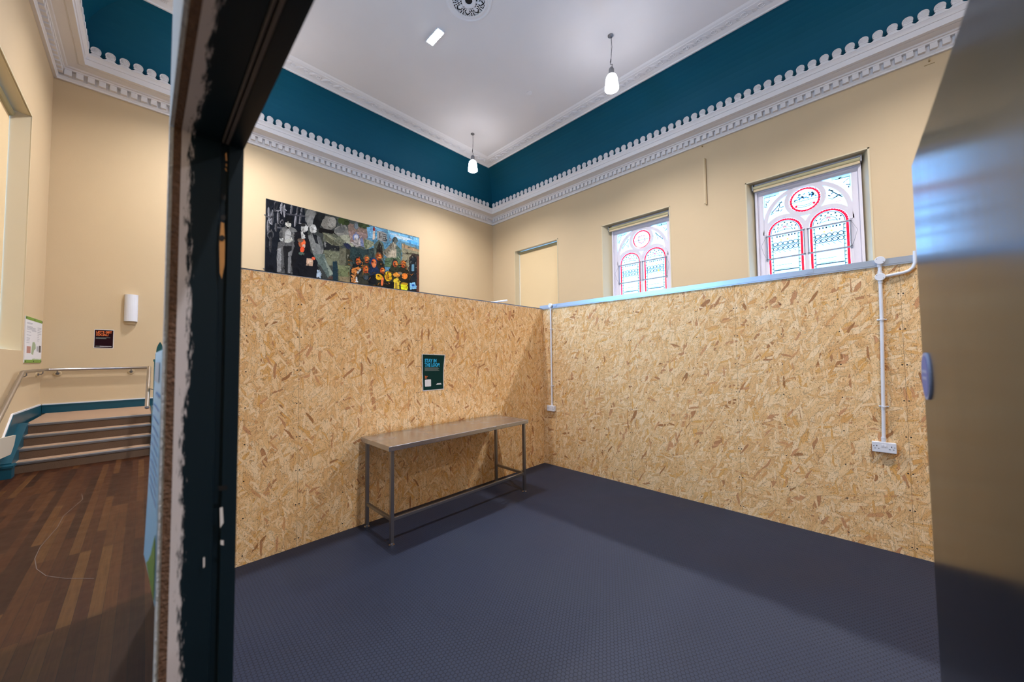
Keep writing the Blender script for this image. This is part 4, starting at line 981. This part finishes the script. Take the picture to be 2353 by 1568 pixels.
for i in range(2600):
    x = random.uniform(110, 2185); y = random.uniform(100, 1420)
    col = next((c for poly, c in reversed(base_shapes) if inside((x, y), poly)), None)
    if col is None: continue
    a = random.gauss(1.2, .7); L = random.uniform(6, 22); W_ = random.uniform(2.5, 7); f = random.choice((.55, .7, .82, .9, 1.15, 1.25, 1.4))
    k = layer_k[0] + 1 + i//26; col = tuple(min(.8, c*f+.003*(f > 1)) for c in col)
    q = [(x-L*cos(a)-W_*sin(a), y-L*sin(a)+W_*cos(a)), (x-L*cos(a)+W_*sin(a), y-L*sin(a)-W_*cos(a)), (x+L*cos(a)+W_*.6*sin(a), y+L*sin(a)-W_*.6*cos(a)), (x+L*cos(a)-W_*.6*sin(a), y+L*sin(a)+W_*.6*cos(a))]
    vs = []
    for p_ in q:
        v = mp(p_[0], p_[1], k); vs.append((v[0], min(max(v[1], mL+.012), mR-.012), min(max(v[2], z_bot+.01), ytop-.012)))
    P.add(vs, [(0, 1, 2, 3)], tuple(min(.7, 1.5*c**1.25) for c in col))
P.build('painted_picture', M['mural'], t, fix=False)
# the paint layers lie over a picture ground that fills the board
for y, z in ((mL-.02, 5.72), (mL-.02, 4.20)):
    mb = MB(); mb.box((XL, y-.012, z-.012), (XL+.02, y+.02, z+.012)); mb.build('fixing_clip', M['grey'], t)

# ================================================================== TABLE
t = thing('steel_table', 'long narrow stainless steel table against the left board wall', 'table', (.33, -2.0, .006))
tx0, tx1, ty0, ty1, tz = .035, .635, -2.918, -1.068, .892
mb = MB(); mb.box((tx0, ty0, tz-.045), (tx1, ty1, tz)); mb.build('tabletop', M['tabletop'], t, bevel=.004)
lx0, lx1, ly0, ly1 = .085, .598, -2.872, -1.118
for x in (lx0, lx1):
    for y in (ly0, ly1):
        mb = MB(); mb.box((x-.016, y-.016, .03), (x+.016, y+.016, tz-.045)); leg = mb.build('leg', M['leg'], t, bevel=.003)
        mb = MB(); mb.lathe([(.027, .006), (.027, .013), (.012, .018), (.010, .032)], (x, y, 0), 16); mb.build('foot', M['tabletop'], leg)
zr = .232
mb = MB(); mb.box((lx1-.013, ly0+.016, zr-.013), (lx1+.013, ly1-.016, zr+.017)); mb.build('long_stretcher', M['leg'], t, bevel=.003)
for y in (ly0, ly1):
    mb = MB(); mb.box((lx0+.016, y-.013, zr-.013), (lx1-.016, y+.013, zr+.017)); mb.build('end_stretcher', M['leg'], t, bevel=.003)

# ================================================================== POSTER IN THE BOOTH
cor = [at(0, .001, *q) for q in ((971, 899.5), (1019.5, 895), (1021.5, 815.5), (968, 813.5))]
q0 = quadmap(*cor, (1, 0, 0))
fn = lambda u, v, d: tuple(V(q0(u - .035*sin(pi*v)*u*u, v, d)) + V((.010*(1-sin(pi*(1-v)*.5)) + .004*u, 0, 0)))
t = thing('poster', 'dark green poster reading STAY IN THE LOOP! on the board wall above the table', 'poster', tuple(cor[0]))
mb = MB(); n = 10
for i in range(n):
    for j in range(n):
        a, b, c, d = i/n, (i+1)/n, j/n, (j+1)/n
        mb.quad(fn(a, c, .002), fn(b, c, .002), fn(b, d, .002), fn(a, d, .002))
mb.build('paper', M['paper'], t)
mb = MB()
for i in range(n):
    for j in range(n):
        a, b, c, d = [.028+.944*k/n for k in (i, i+1)] + [.020+.962*k/n for k in (j, j+1)]
        mb.quad(fn(a, c, .0028), fn(b, c, .0028), fn(b, d, .0028), fn(a, d, .0028))
mb.build('printed_panel', M['pgreen'], t)
fz = lambda u, v, d: fn(u, v, d)
text_on('heading', 'STAY IN', fz, .098, M['pcyan'], t, .115, .774, .92, .0055, .0036, .507)
text_on('heading', 'THE LOOP!', fz, .098, M['pcyan'], t, .115, .659, .92, .0055, .0036, .66)
for k, (v, u1) in enumerate(((.618, .72), (.594, .76), (.570, .70), (.546, .77))): sheet('text_line', fn, .11, u1, v, v+.010, .0028, .0034, M['pgrey'], t)
text_on('small_heading', 'Sign up', fz, .032, M['porange'], t, .115, .378, .8, .002, .0036); text_on('small_heading', 'here:', fz, .032, M['porange'], t, .115, .338, .8, .002, .0036)
sheet('blank_square', fn, .11, .385, .115, .305, .0028, .0034, M['paper'], t, .025, .8)
for v, a, b in ((.168, .66, .86), (.145, .63, .88)): sheet('logo_line', fn, a, b, v, v+.018, .0028, .0034, M['paper'], t)
mb = MB(); c = fn(.46, 1.005, .004); mb.lathe([(.004, 0), (.004, .006)], c, 8, 0); mb.build('pin', M['black'], t)

# ================================================================== CONDUIT AND SOCKETS
def clip(t, x, z, r):
    mb = MB(); mb.tube([(x-.030, -.004, z), (x-r-.003, -.004, z), (x-r-.002, -.012-r*1.0, z), (x-r*.6, -.012-2*r, z), (x, -.014-2*r-.002, z), (x+r*.6, -.012-2*r, z), (x+r+.002, -.012-r, z), (x+r+.003, -.004, z), (x+.030, -.004, z)], .0032, 6, r2=.0065)
    mb.build('saddle_clip', M['white'], t)
def jbox(t, x, z):
    mb = MB(); mb.lathe([(.032, -.0105), (.032, -.034), (.030, -.036)], (x, 0, z), 28, 1)
    bx = mb.build('junction_box', M['white'], t)
    mb = MB(); mb.lathe([(.0335, -.036), (.0335, -.039), (.031, -.041)], (x, 0, z), 28, 1); mb.build('lid', M['white'], bx)
    for dx, dz in ((-.020, .014), (.020, -.014)):
        mb = MB(); mb.lathe([(.0032, -.0408), (.0032, -.0418)], (x+dx, 0, z+dz), 8, 1); mb.build('lid_screw', M['grey'], bx)
def socket_outlet(x, z, label):
    t = thing('wall_socket', label, 'socket', (x, 0, z))
    mb = MB(); mb.box((x-.071, -.034, z-.041), (x+.071, -.0, z+.041)); mb.build('back_box', M['white'], t, bevel=.004)
    mb = MB(); mb.box((x-.0735, -.043, z-.0435), (x+.0735, -.034, z+.0435)); mb.build('face_plate', M['white'], t, bevel=.004)
    for s in (-1, 1):
        mb = MB(); mb.box((x+s*.0095-.0055, -.047, z+.004), (x+s*.0095+.0055, -.043, z+.022)); mb.build('switch', M['white'], t, bevel=.001)
        c = x+s*.044
        for dx, dz, w, h in ((0, .010, .0028, .0045), (-.011, -.012, .0042, .0025), (.011, -.012, .0042, .0025), (s*.018, .006, .003, .003)):
            mb = MB(); mb.box((c+dx-w, -.0436, z+dz-h), (c+dx+w, -.0431, z+dz+h)); mb.build('pin_slot', M['dark'], t)
x1c = .182
t = thing('conduit', 'thin white conduit pipe in the corner of the booth, running down to a socket', 'conduit pipe', (x1c, 0, .92))
mb = MB(); mb.tube([(x1c, -.019, .925), (x1c, -.019, 2.45)], .0125, 12); mb.build('pipe', M['white'], t, smooth=False)
mb = MB(); mb.tube([(x1c, -.019, .922), (x1c, -.019, .955)], .0155, 12); mb.build('adaptor', M['white'], t)
mb = MB(); mb.tube([(x1c, -.019, 2.405), (x1c, -.019, 2.445)], .0155, 12); mb.build('spout', M['white'], t)
jbox(t, x1c, 2.473); clip(t, x1c, 2.105, .0125); clip(t, x1c, 1.223, .0125)
socket_outlet(.172, .877, 'white double wall socket in the corner of the booth near the steel table')
x2c = 3.79
t = thing('conduit', 'white conduit pipe with two junction boxes near the steel door, running down to a socket', 'conduit pipe', (x2c, 0, .92))
mb = MB(); mb.tube([(3.764, -.019, .925), (3.772, -.019, 1.224), (x2c, -.019, 1.97), (3.793, -.019, 2.30)], .0125, 12); mb.build('pipe', M['white'], t)
mb = MB(); mb.tube([(3.793, -.019, 2.36), (3.796, -.019, 2.46)], .0125, 12); mb.build('pipe', M['white'], t)
for a, b in ((2.285, 2.312), (2.355, 2.385), (2.425, 2.448), (.922, .962)):
    xx = 3.764 if a < 1 else 3.794
    mb = MB(); mb.tube([(xx, -.019, a), (xx, -.019, b)], [.0165, .0145] if a < 2.3 and a > 1 else [.0145, .0165], 12); mb.build('spout', M['white'], t)
jbox(t, 3.793, 2.336); jbox(t, 3.797, 2.478)
mb = MB(); mb.tube([(3.82, -.019, 2.337), (3.93, -.019, 2.352), (3.962, -.019, 2.362), (3.985, -.020, 2.385), (3.998, -.022, 2.42), (4.002, -.024, 2.52)], .0125, 12); mb.build('branch_pipe', M['white'], t)
clip(t, 3.790, 1.968, .0125); clip(t, 3.776, 1.224, .0125)
socket_outlet(3.764, .879, 'white double wall socket on the board wall near the steel door')
a = at(0, -.103, 1133, 695); b = at(0, -.103, 1165, 690.5)
mb = MB(); mb.tube([(-.103, a.y-.9, a.z-.10), a, b], .0115, 12)
o = mb.build('conduit', M['white']); tag(o, 'stub of white pipe poking above the left board wall close to the corner', 'conduit pipe')
mb = MB(); dd = (V(b)-V(a)).normalized(); mb.tube([V(b)-dd*.001, V(b)+dd*.0005], .0085, 12); mb.build('open_end', M['dark'], o)

# ================================================================== CEILING AND WALL FITTINGS
def pendant(x, y, zh, label, mark=True):
    """zh: top of the lamp holder"""
    t = thing('pendant_lamp', label, 'pendant lamp', (x, y, HC), 'pendant lamps hanging from the ceiling')
    mb = MB(); mb.lathe([(.066, 0), (.066, -.012), (.05, -.022), (.014, -.026)], (x, y, HC), 24); mb.build('canopy', M['grey'], t)
    mb = MB(); mb.tube([(x+.018, y, HC-.02), (x+.028, y, HC-.30), (x+.005, y, HC-.50), (x+.002, y, zh+.26), (x-.022, y, zh+.17), (x-.024, y, zh+.10), (x+.03, y, zh+.075), (x+.022, y, zh+.0)], .0055, 6); mb.build('cable', M['black'], t)
    mb = MB(); mb.tube([(x-.008, y+.01, HC-.02), (x, y, zh+.03)], .002, 5); mb.build('suspension_wire', M['grey'], t)
    mb = MB(); mb.tube([(x-.004, y, zh+.22), (x-.022, y, zh+.145)], .011, 8); mb.build('cable_connector', M['black'], t)
    mb = MB(); mb.tube([(x, y, zh), (x-.012, y, zh+.025), (x, y, zh+.045), (x+.012, y, zh+.03)], .004, 6); mb.build('hook', M['grey'], t)
    mb = MB(); mb.lathe([(.012, .0), (.048, -.012), (.062, -.045), (.064, -.185)], (x, y, zh), 20); mb.build('lamp_holder', M['grey'], t, smooth=False)
    mb = MB(); z = zh-.155
    mb.lathe([(.062, -.02), (.095, -.04), (.120, -.075), (.134, -.12), (.140, -.18), (.145, -.24), (.155, -.29), (.163, -.34), (.163, -.375), (.157, -.38)], (x, y, z), 20, cap=False); mb.build('glass_shade', M['lampglass'], t, smooth=True)
    mb = MB(); mb.lathe([(.125, -.30), (.125, -.308), (.10, -.315), (.04, -.319)], (x, y, z), 20); mb.build('lamp', M['lamp'], t)
    return t
pendant(-5.763, 3.324, 8.615, 'lit pendant lamp hanging nearest the corner of the ceiling')
pendant(-.445, 3.244, 8.580, 'lit pendant lamp hanging nearer the camera, above the red shield window')
pendant(4.87, 3.244, 8.580, 'lit pendant lamp of the same row hidden beyond the right edge')
pendant(10.2, 3.244, 8.580, 'unseen pendant lamp added at the far end of the hall for light from the right')  # added out of view to throw more light onto the left board wall
pendant(-.445, -2.68, 8.580, 'unseen pendant lamp of the second row, added to brighten the board booth')  # unseen lamp, added because the board walls need more light
pendant(-6.05, -2.98, 8.580, 'lit pendant lamp of the second row, hidden behind the door head')
pendant(4.87, -2.68, 8.580, 'lit pendant lamp of the second row, above and behind the camera')
lc = at(2, HC, 1000, 83)
t = thing('led_floodlight', 'bright rectangular light fitting set in the ceiling beside the ornate rose', 'ceiling light', (lc.x, lc.y, HC))
mb = MB(); mb.box((lc.x-.26, lc.y-.10, HC-.03), (lc.x+.26, lc.y+.10, HC+.01)); mb.build('housing', M['whitepaint'], t)
for k in range(4):
    for j in (-1, 1):
        mb = MB(); mb.box((lc.x-.235+k*.12, lc.y+j*.042-.036, HC-.036), (lc.x-.135+k*.12, lc.y+j*.042+.036, HC-.030)); mb.build('led_module', M['led'], t)
# ornate ceiling rose
rc = V((-2.167, .279, HC)); 
t = thing('ceiling_rose', 'ornate pierced white ceiling rose with a dark central hole, at the top edge', 'ceiling rose', tuple(rc))
mb = MB(); mb.lathe([(.50, 0), (.495, -.018), (.47, -.022), (.445, -.010), (.40, -.012), (.385, -.035), (.37, -.035), (.365, -.012)], rc, 48, cap=False); mb.build('moulded_rim', M['plaster'], t)
mb = MB(); mb.lathe([(.375, -.004), (.375, -.009)], rc, 40); mb.build('dark_backing', M['dark'], t)
fr = MB(); Z = HC-.022
Pp = lambda r, a: (rc.x+r*cos(a), rc.y+r*sin(a), Z)
fr.lathe([(.372, -.012), (.372, -.032), (.352, -.032), (.352, -.012)], rc, 40, cap=False)
for k in range(8):
    a0 = k*pi/4 + .2
    for s in (-1, 1):
        fr.tube([Pp(.16+.19*i/10, a0+s*.30*sin(pi*min(1, (i/10)**.8))*(1 if i < 10 else 0)) for i in range(11)], .0075, 4)
        fr.tube([Pp(.17+.11*i/8, a0+pi/8+s*.10*sin(pi*i/8)) for i in range(9)], .007, 4)
        cc = V(Pp(.315, a0+pi/8+s*.17)); fr.tube([cc+V((.028*(1-i/14)*cos(i*.7*s+a0), .028*(1-i/14)*sin(i*.7*s+a0), 0)) for i in range(13)], .0065, 4)
        cc = V(Pp(.20, a0+pi/8+s*.22)); fr.tube([cc+V((.020*(1-i/14)*cos(i*.7*s+a0), .020*(1-i/14)*sin(i*.7*s+a0), 0)) for i in range(11)], .006, 4)
    for j in range(-3, 4):
        fr.tube([Pp(.165, a0), Pp(.235, a0+j*.035), Pp(.30-.012*abs(j), a0+j*.058)], [.004, .008, .006], 4)
    fr.tube([Pp(.29, a0+pi/8), Pp(.355, a0+pi/8)], .014, 6)
fr.build('pierced_ornament', M['plaster'], t)
mb = MB(); mb.lathe([(.155, -.012), (.155, -.040), (.14, -.048), (.10, -.046), (.082, -.034), (.078, -.012)], rc, 36, cap=False); mb.build('inner_ring', M['plaster'], t)
mb = MB(); mb.lathe([(.079, -.012), (.079, -.014)], rc, 24); mb.build('central_hole', M['dark'], t)
sp_ = at(2, HC, 1216, 214)
mb = MB(); mb.lathe([(.085, 0), (.085, -.010), (.07, -.014), (.066, -.006), (.03, -.006)], (sp_.x, sp_.y, HC), 28)
tag(mb.build('ceiling_boss', M['plaster']), 'small plain round cover on the ceiling between the two pendant lamps', 'ceiling cover')
# trunking on the back wall between the two stained glass windows
t = thing('cable_trunking', 'short cream strip of vertical trunking between the two stained glass windows', 'trunking', (.61, YB, 5.89))
mb = MB(); mb.box((.585, YB-.05, 5.90), (.615, YB, 7.20)); mb.build('cover', M['trunk'], t)
mb = MB(); mb.box((.615, YB-.05, 5.86), (.648, YB, 7.17)); mb.build('shaded_side', M['trunkside'], t)  # darker strip standing for the shaded side of the trunking
bk = at(1, YB, 2135, 140)
mb = MB(); mb.box((bk.x-.012, YB-.05, bk.z-.02), (bk.x+.012, YB, bk.z+.02)); mb.box((bk.x-.07, YB-.012, bk.z-.075), (bk.x+.07, YB, bk.z-.065))
tag(mb.build('wall_hook', M['trunkside']), 'tiny metal hook high on the wall under the cornice by the steel door', 'hook')
bk = at(1, YB, 1614, 337)
mb = MB(); mb.box((bk.x-.014, YB-.05, bk.z-.014), (bk.x+.014, YB, bk.z+.014))
tag(mb.build('wall_hook', M['trunkside']), 'tiny metal hook under the cornice directly above the cream trunking', 'hook')

# ================================================================== LIGHT, CAMERA
w = bpy.data.worlds.new('World'); S.world = w; w.use_nodes = True
w.node_tree.nodes['Background'].inputs['Color'].default_value = (.55, .75, 1, 1); w.node_tree.nodes['Background'].inputs['Strength'].default_value = .6
cd = bpy.data.cameras.new('camera'); co = bpy.data.objects.new('camera', cd); COL.objects.link(co)
co.matrix_world = Matrix((( R_.x, U_.x, -_f.x, CAM.x), (R_.y, U_.y, -_f.y, CAM.y), (R_.z, U_.z, -_f.z, CAM.z), (0, 0, 0, 1)))
cd.sensor_width = 36; cd.lens = F_PX/2353*36; cd.shift_y = (CY-784)/2353; cd.shift_x = -(CX-1176.5)/2353
cd.clip_start = .01; cd.clip_end = 100
cd.dof.use_dof = True; cd.dof.focus_distance = 5.0; cd.dof.aperture_fstop = 2.8
S.camera = co
S.view_settings.view_transform = 'Standard'; S.view_settings.look = 'None'; S.view_settings.gamma = 1; S.view_settings.exposure = 0.95
S.view_settings.use_curve_mapping = False
